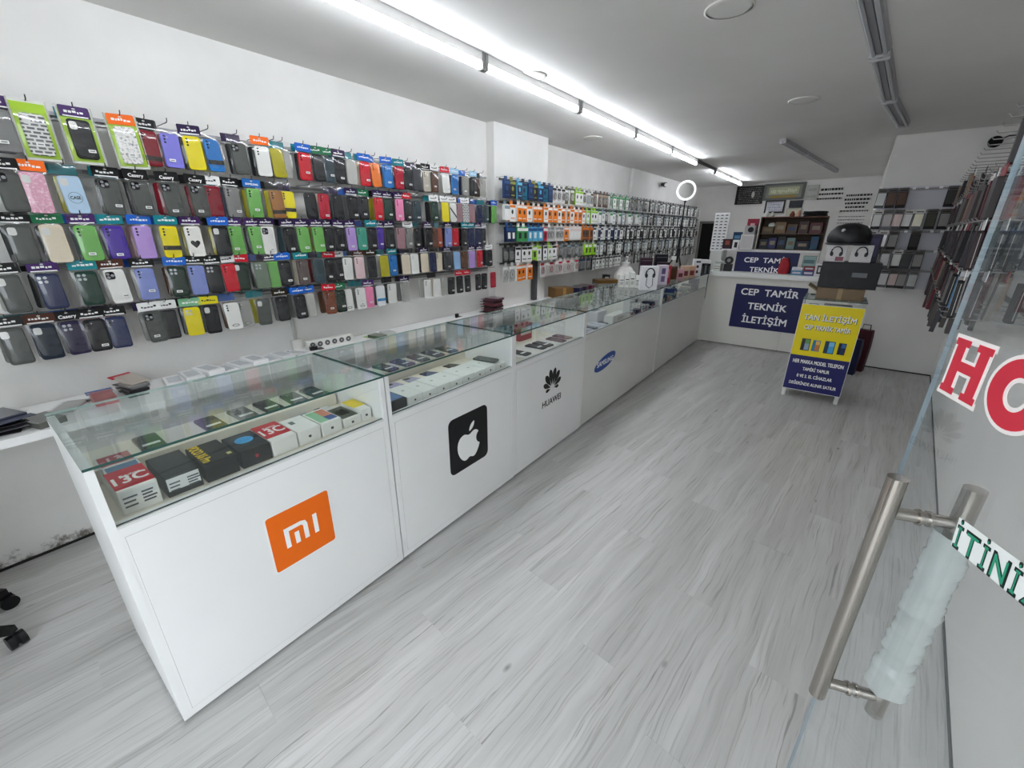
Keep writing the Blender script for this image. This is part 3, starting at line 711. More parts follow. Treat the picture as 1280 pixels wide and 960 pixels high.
# ------------------------------------------------------------------ the run of display counters
FX = -1.455; BX = -2.025
SHELFM = noisy('cream_shelf','e0d8c6','e8e2d4',3,.5)
WHITE3 = noisy('greyed_laminate', 'dededa', 'e4e4df', 1.5, .25)
def counter(i, y0, y1, fx, label, dividers=()):
    LAM = WHITE if i < 3 else WHITE3
    yc = (y0+y1)/2; L = y1-y0; h = L/2
    t = thing('display_counter', label, 'display counter', (fx, yc, 0), 0, 'white display counters in one run')
    D = BX-fx
    fp = MB().box(-.018,0,-h+.002,h-.002,.018,.806,LAM)
    for a_,b_,c_,d_ in ((-h+.030,h-.030,.0485,.050),(-h+.030,h-.030,.775,.7765),(-h+.0305,-h+.032,.05,.775),(h-.032,h-.0305,.05,.775)): fp.box(0,.0006,a_,b_,c_,d_,M('bcbcba',.6))
    fp.box(0,.0012,-h+.032,h-.032,.05,.775,LAM)
    fp = link('front_panel', fp.mesh('front_panel'), t)
    link('ledge', MB().box(-.03,0,-h+.018,h-.018,.806,.814,M('d4d6d4',.35)).box(-.012,-.008,-h+.018,h-.018,.814,.817,M('3a3e3e',.4)).mesh('ledge'), t)
    link('plinth', MB().box(-.09,-.05,-h+.01,h-.01,0,.02,M('3a3a3a',.7)).box(D+.03,D+.06,-h+.01,h-.01,0,.02,M('3a3a3a',.7)).mesh('plinth'), t)
    for s in (-1, 1):
        link('side_panel', MB().box(D+.005,.0005,-.0105,.0105,.018,1.004,WHITE).mesh('side_panel'), t, (0, s*(h-.012), 0))
    link('shelf', MB().box(D+.02,-.018,-h+.022,h-.022,.787,.803,SHELFM).mesh('shelf'), t)
    link('back_panel', MB().box(D+.005,D+.02,-h+.022,h-.022,.02,.786,WHITE2).mesh('back_panel'), t)
    m = GEDGE
    link('glass_top', MB().box(D-.003,.006,-h+.001,h-.001,1.0055,1.0135,GLASS,tops={'-y':m,'+y':m,'+x':m,'-x':M('c8e2da',.2)}).mesh('glass_top'), t)
    link('front_glass', MB().box(-.012,-.007,-h+.024,h-.024,.817,1.0045,GLASSF).mesh('front_glass'), t)
    if i >= 2: link('edge_strip', MB().box(-.002,.004,-.012,.012,.018,1.004,M('eeeeea',.35)).mesh('edge_strip'), t, (0,-h+.0125,0)) if i > 2 else None
    for dy in dividers:
        link('divider', MB().box(D+.02,-.013,-.006,.006,.804,1.003,WHITE2).mesh('divider'), t, (0, dy-yc, 0))
    return t, fp, yc
ON = (R(90), 0, R(90))                                      # lettering on a face that looks to +x
PX = Matrix(((0,0,1,0),(1,0,0,0),(0,1,0,0),(0,0,0,1)))      # drawing (x,y) -> (world y, z), height -> +x
U1,F1,c1 = counter(0, .075, 1.018, FX, 'white glass-topped display counter with the orange logo, nearest the door')
U2,F2,c2 = counter(1, 1.022, 1.965, FX-.003, 'white display counter with the black rounded square apple logo')
U3,F3,c3 = counter(2, 1.969, 2.905, FX-.008, 'white display counter with the black petal logo')
U4,F4,c4 = counter(3, 2.909, 4.745, FX-.016, 'long white display counter with the blue oval logo', (3.85,))
U5,F5,c5 = counter(4, 4.749, 6.775, FX-.02, 'plain white display counter at the far end of the run')
# orange logo
lg = link('logo', MB().prism(rrect(.252,.256,.014,3,.573-c1,.493),.001,.0018,M('eef0ee',.4),T=PX).prism(rrect(.240,.244,.010,3,.573-c1,.493),.0018,.0026,M('ee6c0c',.4),T=PX).mesh('logo'), U1, (.0006,0,0))
lg['label'] = 'orange rounded square logo reading mi'
mi = MB(); wm = M('f4f4f2',.4)
a0 = .505-c1; z0 = .452; hh = .088
mi.prism([(a0,z0),(a0+.017,z0),(a0+.017,z0+hh-.017),(a0+.064,z0+hh-.017),(a0+.070,z0+hh-.021),(a0+.072,z0+hh-.028),(a0+.072,z0),(a0+.089,z0),(a0+.089,z0+hh-.022),(a0+.083,z0+hh-.006),(a0+.066,z0+hh),(a0,z0+hh)],.0026,.0032,wm,T=PX)
mi.box(.0026,.0032,a0+.036,a0+.053,z0,z0+.052,wm); mi.box(.0026,.0032,a0+.112,a0+.129,z0,z0+hh,wm)
link('lettering', mi.mesh('lettering'), lg)
# black square with apple
lg = link('logo', MB().prism(rrect(.318,.338,.036,5,1.540-c2,.484),.001,.0020,M('101012',.35),T=PX).mesh('logo'), U2, (.0006,0,0))
lg['label'] = 'black rounded square with a white bitten apple'
def bez(pts, n=7):
    out = []
    for (p0,p1,p2,p3) in pts:
        for k in range(n):
            t = k/n; s = 1-t
            out.append(tuple(s**3*p0[j]+3*s*s*t*p1[j]+3*s*t*t*p2[j]+t**3*p3[j] for j in (0,1)))
    return out
ap = bez([((0,.30),(.12,.30),(.22,.40),(.34,.40)),((.34,.40),(.50,.40),(.58,.31),(.62,.25)),((.62,.25),(.38,.10),(.40,-.22),(.68,-.36)),((.68,-.36),(.60,-.60),(.42,-.88),(.26,-.88)),
 ((.26,-.88),(.14,-.88),(.10,-.80),(0,-.80)),((0,-.80),(-.10,-.80),(-.14,-.88),(-.26,-.88)),((-.26,-.88),(-.52,-.88),(-.80,-.36),(-.74,-.02)),((-.74,-.02),(-.70,.26),(-.50,.40),(-.32,.40)),((-.32,.40),(-.20,.40),(-.10,.30),(0,.30))])
leaf = bez([((.02,.46),(.02,.66),(.18,.84),(.36,.86)),((.36,.86),(.38,.66),(.22,.48),(.02,.46))])
sc = .128; ac, az_ = 1.538-c2, .478
link('apple', MB().prism([(ac+x*sc,az_+y*sc) for x,y in ap],.0020,.0027,wm,T=PX).prism([(ac+x*sc,az_+y*sc) for x,y in leaf],.0020,.0027,wm,T=PX).mesh('apple'), lg)
# petals
pm = MB(); bk = M('111113',.4); pc, pz = 2.437-c3, .525
for a, l, wd in ((-13,.152,.027),(13,.152,.027),(-40,.148,.027),(40,.148,.027),(-67,.130,.022),(67,.130,.022),(-94,.088,.015),(94,.088,.015)):
    P = []
    for k in range(13):
        u = k/12; P.append((-wd*max(0,math.sin(math.pi*u**1.45))**.62*(.62+.38*u), .026+(l-.026)*u))
    P += [(-x, y) for x, y in P[::-1]]
    r_ = R(-a); ca, sa = math.cos(r_), math.sin(r_)
    pm.prism([(pc+x*ca-y*sa, pz+x*sa+y*ca) for x, y in P],.001,.0018,bk,T=PX)
lg = link('logo', pm.mesh('logo'), U3, (.0006,0,0)); lg['label'] = 'black eight-petal logo with lettering below'
link('lettering', text_mesh('HUAWEI', bk, .255, .047, .014), lg, (.001, 2.437-c3, .427), ON)
# blue oval
sl = R(8.5)
lg = link('logo', MB().prism(ell(.215,.062,32,3.352-c4,.500,sl),.001,.0018,M('1c4a9c',.4),T=PX).mesh('logo'), U4, (.0006,0,0)); lg['label'] = 'tilted blue oval logo'
link('lettering', text_mesh('SAMSUNG', wm, .33, .045, .015), lg, (.0018, 3.352-c4, .500), (R(90), 0, R(90)))

# ---- things on the shelves
SH = .803
def pbox(label, y0, y1, xf, dep, h, side, parts, z=SH, rot=0, name='phone_box', cat='phone box', group=None, edge=.002):
    """carton lying with its end towards the shop front; parts: (name, where, u0,u1,v0,v1, colour[, text, textcolour])"""
    yc = (y0+y1)/2; w_ = y1-y0
    t = thing(name, label, cat, (xf-dep/2, yc, z), rot, group)
    link('carton', MB().bbox(-dep/2,dep/2,-w_/2,w_/2,0,h,M(side,.42),edge).mesh('carton'), t)
    for p in parts:
        nm, where, u0, u1, v0, v1, colr = p[:7]
        m = M(colr,.35)
        if where == 'top':       # u across (y), v from back (0) to front (1)
            me = MB().box(-dep/2+v0*dep, -dep/2+v1*dep, -w_/2+u0*w_, -w_/2+u1*w_, h, h+.0006, m).mesh(nm)
            o = link(nm, me, t)
            if len(p) > 7:
                link('lettering', text_mesh(p[7], M(p[8],.4), p[9]*w_, p[10]*dep if len(p) > 10 and p[10] else 0, .015), o, (-dep/2+(v0+v1)/2*dep + (p[11]*dep if len(p) > 11 else 0), -w_/2+(u0+u1)/2*w_, h+.0007), (0,0,R(90)))
        elif where == 'disc':
            link(nm, MB().prism(ell((u1-u0)*w_/2,(v1-v0)*dep/2,20),h,h+.0012,m,T=Matrix.Translation((-dep/2+(v0+v1)/2*dep,-w_/2+(u0+u1)/2*w_,0))@Matrix.Rotation(R(90),4,'Z')).mesh(nm), t)
        else:                     # front end: u across, v from bottom to top
            o = link(nm, MB().box(dep/2, dep/2+.0006, -w_/2+u0*w_, -w_/2+u1*w_, v0*h, v1*h, m).mesh(nm), t)
            if len(p) > 7:
                link('lettering', text_mesh(p[7], M(p[8],.4), p[9]*w_, 0, .02), o, (dep/2+.0008, -w_/2+(u0+u1)/2*w_, (v0+v1)/2*h), ON)
    return t
def label_lines(t, dep, w_, h, u0, n=4):
    mb = MB(); rr = random.Random(n*7+int(u0*100)); g = M('4c5054',.5)
    for k in range(n):
        zc = h*(.25+.55*k/n); mb.box(dep/2+.0007,dep/2+.0011,-w_/2+u0*w_,-w_/2+(u0+rr.uniform(.25,.38))*w_,zc,zc+h*.07,g)
    link('small_print', mb.mesh('small_print'), t)
WB = 'e9e8e3'
t = pbox('white carton with red 13C top, frontmost left in the nearest counter', .128,.222,-1.530,.155,.078, WB, [('red_top','top',0,1,0,.93,'c0202e','13C','f0f0ee',.86,.34,.08),('label_strip','front',.05,.95,.55,.9,'dcdedc')])
link('lettering', text_mesh('Redmi', M('f0f0ee',.4), .05, .012, .01), t, (-.022,.004,.0787), (0,0,R(90)))
label_lines(t,.155,.094,.078,.55,4); label_lines(t,.155,.094,.078,.08,3)
pbox('small carton with grey-blue top, behind the red 13C carton', .135,.225,-1.70,.06,.066, 'c9cac8', [('blue_top','top',.06,.94,.1,.9,'4f7896')])
pbox('older white carton with dull red 13 top, deepest in the left front corner', .132,.226,-1.765,.10,.066, 'd6d6d2', [('red_top','top',.06,.94,.08,.92,'b03446','13','e8c8cc',.4,.4)])
t = pbox('plain black carton with a white label on its end, beside the red 13C carton', .236,.332,-1.528,.19,.068, '2a2b2d', [('white_label','front',.05,.95,.28,.92,'d6d8d6')]); label_lines(t,.19,.096,.068,.6,4); label_lines(t,.19,.096,.068,.1,3)
t = pbox('black carton with yellow lettering on top', .343,.442,-1.525,.175,.068, '161617', [('seal','top',.80,.93,.80,.90,'d8cf86')])
link('lettering', text_mesh('POCO X6 Pro', M('e6c423',.4), .155, .030, .015), t, (-.002,-.030,.0685), (0,0,R(0)))
pbox('black carton with a bright blue oval on top', .452,.553,-1.525,.165,.064, '131416', [('panel','top',.1,.9,.08,.8,'1d2730'),('blue_oval','disc',.2,.8,.25,.62,'3f9ad2'),('red_mark','front',.45,.55,.4,.6,'b0303a')])
t = pbox('white carton with red 13C top, between the black and the white cartons', .557,.650,-1.526,.175,.062, WB, [('red_top','top',0,1,0,.80,'c0202e','13C','f0f0ee',.86,.32,.06)])
link('lettering', text_mesh('Redmi', M('f0f0ee',.4), .045, .011, .01), t, (-.045,.004,.0627), (0,0,R(90)))
APP = [(x*.0085, y*.0085) for x, y in ap]
def apple_mark(t, dep, h):
    link('apple_mark', MB().prism([(x, h*.5+y) for x, y in APP],0,.0006,M('2c2e30',.4),T=Matrix.Translation((dep/2+.0002,0,0))@PX).mesh('apple_mark'), t)
for lab, y0, y1, h, parts in [('plain white phone carton, left of the rainbow-topped one', .657,.748,.060,[('pale_mark','top',.2,.4,.25,.45,'5a6e68')]),
  ('white phone carton with green, red and blue swirls on top', .753,.843,.058,[('green_swirl','top',.06,.5,.08,.9,'8fc29a'),('red_swirl','top',.5,.94,.08,.6,'c87a5e'),('blue_swirl','top',.5,.94,.6,.9,'3c5a9c')]),
  ('low white phone carton with dark and lime swirl on top', .850,.935,.040,[('dark_swirl','top',.05,.95,.05,.92,'3d4430'),('lime_swirl','top',.2,.8,.3,.7,'b4c83a')]),
  ('white phone carton with a bright yellow top, right end of the nearest counter', .943,.995,.055,[])]:
    if 'yellow' in lab: y0, y1 = .925+.012, 1.0-.012
    t = pbox(lab, y0, y1-.002, -1.527, .155, h, WB, parts)
    if 'yellow' in lab: link('yellow_top', MB().box(-.07,.03,-.030,.030,.055,.0556,M('e4cc1e',.4)).mesh('yellow_top'), t)
    apple_mark(t, .155, h)
def phone_mesh(c):
    def f():
        mb = MB(); r1 = rrect(.155,.074,.011,3); r2 = rrect(.151,.070,.009,3)
        mb.loft([[(x,y,0) for x,y in r1],[(x,y,.006) for x,y in r1],[(x,y,.0085) for x,y in r2]], M(c,.25)); return mb.mesh('body')
    return cached(('phone',c), f)
cam_bump = MB().prism(rrect(.032,.034,.008,3,-.052,-.016),.0085,.0105,M('202124',.25)).prism(ell(.006,.006,10,-.058,-.022),.0105,.0112,M('6a6c70',.2)).prism(ell(.006,.006,10,-.045,-.012),.0105,.0112,M('6a6c70',.2)).mesh('camera_bump')
ptag = MB().box(-.009,.009,-.026,.026,.0086,.0096,M('ecebe8',.5)).mesh('price_label')
def phone(label, x, y, z, c, rot=0, tagged=True, tilt=0, group=None):
    t = thing('phone', label, 'phone', (x, y, z), 0, group, (0, R(tilt), R(rot)))
    link('body', phone_mesh(c), t); link('camera_bump', cam_bump, t)
    if tagged: link('price_label', ptag, t, (.03,0,0))
    return t
def riser(parent, y0, y1, x0, x1, h): link('riser', MB().box(x0,x1,y0,y1,SH,SH+h,SHELFM).mesh('riser'), parent, (-parent.location.x,-parent.location.y,0))
riser(U1,.12,.98,-1.995,-1.80,.050)
zr = SH+.0505
for i, (y, c, l) in enumerate([(.29,'2e3330','dark grey'),(.49,'3a3c44','charcoal'),(.61,'55585a','mid grey'),(.715,'2a2c2c','black'),(.83,'34363a','soft black'),(.93,'2f4a4a','dark teal')]):
    phone(f'{l} phone with white price label, {ordw(i+1)} from left in the back row, nearest counter', -1.90, y, zr, c, rnd.uniform(-4,4), True, 0, 'phones in the back row of the nearest counter')
phone('lavender white phone lying behind the yellow-lettered carton', -1.755,.44,SH,'cfcfe0',3,False)
phone('pale grey phone lying behind the blue-oval carton', -1.76,.545,SH,'b9bcb8',-3,False)
phone('dark green phone lying behind the second red 13C carton', -1.775,.655,SH,'33443c',0,False)
phone('blue-grey phone with a white label behind the swirl cartons', -1.765,.79,SH,'7686a4',0,True)
phone('white phone with a grey panel behind the lime-swirl carton', -1.76,.895,SH,'dcdcda',0,True)
# counter 2
pbox('black carton with a light blue screen on top, left end of the second counter', 1.052,1.166,-1.500,.165,.050,'15171c',[('blue_screen','top',.06,.94,.06,.9,'5f86b8')])
y = 1.172
for i in range(8):
    h = [.045,.042,.044,.042,.045,.043,.046,.040][i]
    t = pbox(f'white phone carton, {ordw(i+1)} in the front row of the second counter', y, y+.092, -1.502, .165, h, 'eceeea', [('grey_print','top',.42,.58,.4,.5,'b2b8b6')], group='white phone cartons of the second counter')
    apple_mark(t, .165, h); y += .0957
for i, (yy, c, l) in enumerate([(1.20,'3c4452','slate'),(1.31,'b3add0','lilac'),(1.43,'b5b4cc','pale violet'),(1.56,'4c5c80','steel blue')]):
    phone(f'{l} phone lying just behind the white cartons, second counter, {ordw(i+1)} from left', -1.755, yy, SH, c, rnd.uniform(-6,6), False, -6)
phone('dark brown phone behind the cartons near the right end, second counter', -1.755,1.75,SH,'3e3834',4,True,-6)
phone('dark green phone lying on the last white cartons, second counter', -1.60,1.865,SH+.0465,'4a524c',8,False)
riser(U2,1.06,1.94,-1.995,-1.845,.060)
for i, (yy, c, l) in enumerate([(1.13,'2a4048','dark teal'),(1.24,'2c3450','navy'),(1.36,'2a2c38','black'),(1.48,'2e3a6a','royal blue'),(1.60,'2c3444','ink blue'),(1.72,'4a4c60','grey violet'),(1.84,'35564c','dark green')]):
    phone(f'{l} phone with price label, {ordw(i+1)} from left in the back row, second counter', -1.915, yy, SH+.0605, c, rnd.uniform(-4,4), True, 0, 'phones in the back row of the second counter')
# counter 3
tr = thing('display_tray', 'low white tray of dark phones in the third counter', 'tray', (-1.60,2.50,SH))
link('tray', MB().box(-.11,.11,-.36,.36,0,.008,M('e6e2de',.4)).box(.102,.11,-.36,.36,.008,.014,M('e6e2de',.4)).mesh('tray'), tr)
for i, (x, yy, c, l, tg) in enumerate([(-1.60,2.22,'4a4c4a','grey',True),(-1.60,2.42,'2a2a34','black',True),(-1.60,2.51,'35202a','wine',True),(-1.59,2.68,'6a4648','dusty red',False),(-1.60,2.79,'8a6a68','pale red',False)]):
    phone(f'{l} phone on the low white tray, {ordw(i+1)} from left, third counter', x, yy, SH+.0085, c, rnd.uniform(-5,5), tg)
pbox('red and white carton standing behind the tray, third counter', 2.50,2.66,-1.80,.06,.125,'b63040',[('white_panel','front',.08,.92,.35,.8,'e2d6d4')], name='carton_box', cat='box')
pbox('black and brown carton behind the grey phone, third counter', 2.10,2.30,-1.78,.09,.10,'2c2422',[('brown_panel','front',.1,.9,.2,.8,'5a4a44')], name='carton_box', cat='box')
pbox('teal carton in the back of the third counter', 2.33,2.46,-1.84,.08,.12,'2f6a78',[('pale_panel','front',.15,.85,.3,.8,'9cc4c8')], name='carton_box', cat='box')
pbox('black carton at the back left of the third counter', 2.02,2.16,-1.87,.10,.13,'1e2022',[('grey_panel','front',.1,.9,.55,.9,'4a4c4e')], name='carton_box', cat='box')
# counters 4 and 5: blister packs and small accessories
def flat_pack(label, x, y, z, w_, d, h, c, c2, rot=0, group=None):
    t = thing('blister_pack', label, 'blister pack', (x,y,z), R(rot), group)
    link('card', MB().box(-d/2,d/2,-w_/2,w_/2,0,.003,M(c,.4)).mesh('card'), t)
    link('blister', MB().bbox(-d*.38,d*.32,-w_*.36,w_*.36,.003,h,M(c2,.3),.004).mesh('blister'), t)
    return t
for i in range(9):
    flat_pack(f'white flat pack with dark print, {ordw(i+1)} from left in the front of the blue-oval counter', -1.60+.012*(i%2), 2.985+i*.086, SH, .078,.20,.012+.002*(i%3), 'dfe0e8', 'd0d2de' if i%3 else '3a3e50', rnd.uniform(-3,3), 'white flat packs in the blue-oval counter')
for i in range(7):
    flat_pack(f'white flat pack, {ordw(i+1)} from left in the rear of the blue-oval counter', -1.84, 3.02+i*.112, SH, .10,.17,.02, 'e0e0e4', ['c4c8d4','50545e','dcdce2'][i%3], rnd.uniform(-4,4), 'white flat packs at the rear of the blue-oval counter')
pbox('white oblong carton in the front middle of the blue-oval counter', 3.50,3.82,-1.492,.09,.075,'e4e4e0',[('grey_print','front',.3,.7,.3,.7,'b8bab8')], name='carton_box', cat='box')
pbox('white carton with a dark curve, behind the oblong carton', 3.46,3.66,-1.63,.16,.10,'e2e2e6',[('dark_curve','top',.2,.85,.4,.7,'3c3e48')], name='carton_box', cat='box')
cols = ['dcdcd8','c8ccd0','3a3e44','e4e2de','8a9098','d8d4cc','2c3036','e2e4e6']
for i in range(8):
    yy = 3.92+i*.098
    pbox(f'small {"dark" if cols[i] in("3a3e44","2c3036") else "pale"} accessory carton, {ordw(i+1)} beyond the divider, front row', yy,yy+.086,-1.50-.02*(i%2),.11,[.05,.07,.045,.085,.06,.05,.07,.055][i],cols[i],[('print','front',.2,.8,.3,.7,'6a6e76' if i%2 else 'b0504a')], name='accessory_box', cat='box', group='small cartons beyond the divider')
for i in range(7):
    yy = 3.90+i*.115
    pbox(f'small accessory carton, {ordw(i+1)} beyond the divider, rear row', yy,yy+.10,-1.72,.13,[.06,.09,.07,.05,.1,.06,.08][i],cols[(i*3+1)%8],[('print','front',.15,.85,.4,.8,'5a6068')], name='accessory_box', cat='box', group='small cartons beyond the divider, rear row')
C5 = ['b48a62','7aa08a','34507a','c8a27a','9ab8a4','203a6a','d0c4b4','4c6a8a','a85a50','6a8a7c','dad6ce','2a3c5c']
for i in range(12):
    yy = 4.81+i*.115
    pbox(f'small {["tan","green","blue","tan","pale green","navy","cream","blue","red","green","white","navy"][i]} accessory carton, {ordw(i+1)} in the far counter, front row', yy,yy+.10,-1.505-.015*(i%3),.11,[.05,.06,.08,.05,.07,.12,.06,.08,.05,.07,.09,.11][i],C5[i],[('print','front',.2,.8,.3,.75,'e0ddd4' if i%2 else '30343a')], name='accessory_box', cat='box', group='small cartons in the far counter')
for i in range(9):
    yy = 4.82+i*.15
    pbox(f'{["grey","white","green"][i%3]} accessory carton, {ordw(i+1)} in the far counter, rear row', yy,yy+.13,-1.74,.14,[.08,.11,.07][i%3],['8a9490','dcdcd8','8cb09a'][i%3],[('print','front',.15,.85,.4,.8,'4a5258')], name='accessory_box', cat='box', group='cartons in the far counter, rear row')
pbox('tall dark blue carton in the far counter, right end', 6.25,6.42,-1.50,.10,.16,'1c2a62',[('blue_print','front',.1,.9,.2,.8,'243a80')], name='carton_box', cat='box')

# ------------------------------------------------------------------ things standing on the counters
GT = 1.0138
def upbox(name, label, cat, x, y, z, w_, d, h, c, rot=0, prints=(), group=None):
    """standing box, its front looks to -y; rot turns it (90 = front to +x)"""
    t = thing(name, label, cat, (x,y,z), R(rot), group)
    link('carton', MB().bbox(-w_/2,w_/2,-d/2,d/2,0,h,M(c,.42),min(.003,w_*.1)).mesh('carton'), t)
    for nm, x0, x1, z0, z1, cc in prints:
        link(nm, MB().box(-w_/2+x0*w_,-w_/2+x1*w_,-d/2-.0008,-d/2-.0001,z0*h,z1*h,M(cc,.4)).mesh(nm), t)
    return t
def headphone(t, cx, cz, s, d, c='232328', pads='3a3a44'):
    pts = [(cx+s*.9*math.cos(R(a)), -d/2-.003, cz+s*1.1*math.sin(R(a))) for a in range(-10,191,20)]
    link('headphone_print', MB().tube(pts, s*.12, M(c,.4), 6).mesh('headphone_print'), t)
    for k in (-1,1): link('ear_pad', MB().prism(ell(s*.30,s*.48,14,cx+k*s*.78,cz-s*.35,R(-12*k)),d/2+.0005,d/2+.004,M(pads,.4),T=XZ).mesh('ear_pad'), t)
t = upbox('headphone_box', 'tall white headphone box with black headphones pictured, on the counter glass', 'headphone box', -1.545,4.44,GT,.17,.09,.24,'e6e6e8',38)
headphone(t,.0,.165,.05,.09)
link('cable_print', MB().tube([(-.03,-.047,.12),(-.035,-.047,.05),(0,-.047,.02),(.035,-.047,.05),(.03,-.047,.12)],.004,M('8c8c90',.4),6).mesh('cable_print'), t)
for i in range(5):
    upbox('accessory_box', f'small white speckled box standing left of the headphone box, {ordw(i+1)} from left', 'accessory box', -1.86+.055*i,4.48+.015*i,GT,.05,.08,.13+.015*(i%3),'e4e4de',35,[('black_specks',.15,.85,.55,.62,'3a3a3a'),('grey_print',.2,.8,.2,.45,'b8b8b4')],'small white boxes beside the headphone box')
t = upbox('headphone_box', 'slim lilac-white box with red side beside the tall headphone box', 'headphone box', -1.585,4.99,GT,.11,.09,.215,'d8cede',40,[('purple_print',.3,.7,.55,.85,'6a5a8a'),('purple_print',.3,.7,.15,.45,'7a6a94')])
link('red_side', MB().box(.0551,.056,-.045,.045,0,.215,M('cc4a52',.4)).mesh('red_side'), t)
upbox('accessory_box', 'red patterned box behind the lilac-white box', 'accessory box', -1.60,5.17,GT,.10,.08,.20,'b8404a',40,[('pale_print',.2,.8,.3,.8,'e0a0a0')])
bags = [(-1.70,5.36,.14,.22,'2a1a20','plum-black'),(-1.82,5.62,.16,.30,'1c1c24','black'),(-1.66,5.60,.12,.16,'5a3a26','brown'),(-1.95,5.45,.15,.26,'3a2430','wine')]
for x,y,w_,h,c,l in bags:
    upbox('soft_pouch', f'{l} pouch standing on the counter near the ring light stand', 'pouch', x,y,GT,w_,.07,h,c,35,[('zip',.1,.9,.86,.9,'5a5a60')])
for i,(x,y,c,h,l) in enumerate([(-1.57,5.86,'d2b49a',.155,'tan'),(-1.53,6.00,'caa58c',.15,'pale brown'),(-1.60,5.74,'d8a8b0',.12,'pink')]):
    upbox('carton_box', f'{l} carton by the foot of the ring light stand', 'box', x,y,GT,.09,.09,h,c,40,[('print',.2,.8,.2,.6,'7a3c40')])
t = upbox('accessory_box', 'tall slim white box with dark spots, right of the tan cartons', 'accessory box', -1.51,6.20,GT,.10,.08,.225,'e2e2e4',35,[('dark_spot',.3,.6,.5,.65,'4a2c34'),('dark_spot',.3,.6,.2,.35,'5a3c44'),('print',.2,.8,.8,.9,'3a3a50')])
for i in range(5):
    upbox('cable_box', f'dark slim box in the row at the far counter end, {ordw(i+1)} from left', 'box', -1.60+.035*i,6.44+.045*i,GT,.032,.09,.145+.008*(i%2),['2a2c30','3a3c40','222428','4a4c50','2c2e32'][i],35,[('pale_stripe',.2,.8,.1,.8,'8a8c8c' if i%2 else '565a5c')],'dark slim boxes at the far counter end')
upbox('carton_box', 'flat white box lying over the dark slim boxes', 'box', -1.53,6.53,GT+.155,.20,.14,.045,'e6e6e4',35)
# ring light on its stand
t = thing('ring_light', 'round white ring light on a slim black tripod stand', 'ring light', (-1.80,6.26,GT))
bk2 = M('17171a',.35)
link('pole', MB().tube([(0,0,.16),(0,0,.62)],.013,bk2,10).tube([(0,0,.6),(.0,0,.95)],.009,bk2,10).mesh('pole'), t)
link('collar', MB().tube([(0,0,.30),(0,0,.35)],.022,bk2,10).tube([(0,0,.60),(0,0,.65)],.018,bk2,10).mesh('collar'), t)
for a in (80, 200, 320):
    link('leg', MB().tube([(0,0,.31),(.17*math.cos(R(a)),.17*math.sin(R(a)),.008)],.009,bk2,8).mesh('leg'), t)
rr_ = []
for k in range(37):
    a = 2*math.pi*k/36; rr_.append((.115*math.cos(a), 0, .115*math.sin(a)))
rb = MB(); n_ = 36
rings = []
for k in range(n_):
    a = 2*math.pi*k/n_; c_, s_ = math.cos(a), math.sin(a)
    rings.append([((.110+.014*math.cos(q))*c_, .011*math.sin(q), (.110+.014*math.cos(q))*s_) for q in [2*math.pi*j/10 for j in range(10)]])
vs = [p for r in rings for p in r]
fs = [(i*10+j,((i+1)%n_)*10+j,((i+1)%n_)*10+(j+1)%10,i*10+(j+1)%10) for i in range(n_) for j in range(10)]
rb.add(vs, fs, RINGM, True)
link('lamp_ring', rb.mesh('lamp_ring'), t, (0,-.005,1.085), (0,0,R(16)))
link('phone_holder', MB().box(-.012,.012,.0,.02,.94,.975,bk2).mesh('phone_holder'), t)
t = thing('phone_holder_stand', 'white phone clip leaning against the ring light stand', 'holder', (-1.69,6.00,GT+.010))
link('arm', MB().tube([(0,0,0),(-.08,.03,.12),(-.09,.04,.22)],.010,M('dededc',.4),8).mesh('arm'), t)
link('clip', MB().box(-.12,-.06,.02,.05,.2,.25,M('e6e6e4',.4)).mesh('clip'), t)

# ------------------------------------------------------------------ worktop along the left wall
t = thing('worktop', 'long white worktop along the left wall behind the counters', 'worktop', (-2.75,2.5,0))
link('board', MB().prism([(-.246,-2.82),(.19,-2.82),(.19,4.6),(-.15,4.6),(-.15,1.06),(-.246,1.06)],.755,.790,WHITE).mesh('board'), t)
for y in (1.9, 4.4, 6.9): link('support_panel', MB().box(-.14,.12,y-2.52,y-2.49,0,.755,WHITE2).mesh('support_panel'), t)
WT = .7902
def bagpack(label, x, y, z, c, hc, rot, tilt=0, w_=.10, l=.17, hgt=.016, grp=None):
    t = thing('phone_case_pack', label, 'phone case pack', (x,y,z), 0, grp, (0, R(tilt), R(rot)))
    link('case', MB().bbox(-l/2,l/2-.04,-w_/2+.008,w_/2-.008,0,hgt,M(c,.4),.004).mesh('case'), t)
    link('header_card', MB().box(l/2-.04,l/2,-w_/2,w_/2,.002,.005,M(hc,.4)).mesh('header_card'), t)
    link('pouch', MB().box(-l/2-.006,l/2-.04,-w_/2,w_/2,hgt,hgt+.001,POUCH).mesh('pouch'), t)
    return t
for i in range(4):
    bagpack(['dark bagged phone case at the bottom of the red-topped pile','black bagged phone case, second in the red-topped pile','grey bagged phone case, third in the red-topped pile','pale pack under red header, on top of the pile on the worktop'][i], -2.82-.03*(i==3), .44, WT+.021*i, ['2a2a2c','1c1c1e','6c6c6c','c8bcae'][i], ['303032','303032','303032','c0203a'][i], 180+6*i, -10 if i==3 else 0, grp='pile of bagged phone cases on the worktop')
for i in range(2):
    bagpack(['red phone case pack lying under the blue-headed one','red phone case pack with blue header, left of the red-topped pile'][i], -2.80, .315, WT+.02*i, 'c2464a', '2a5a9c' if i else 'd8d8d6', 180, -8*i, grp='red packs left of the pile')
bagpack('grey pack with black end, leftmost of the small packs above the glass', -2.82,.20,WT,'a8a8a4','1c1c1e',150)
bagpack('lime green edged pack at the left end of the worktop', -2.68,.085,WT,'5c5e58','a2c42c',200,0,.11,.18,.03)
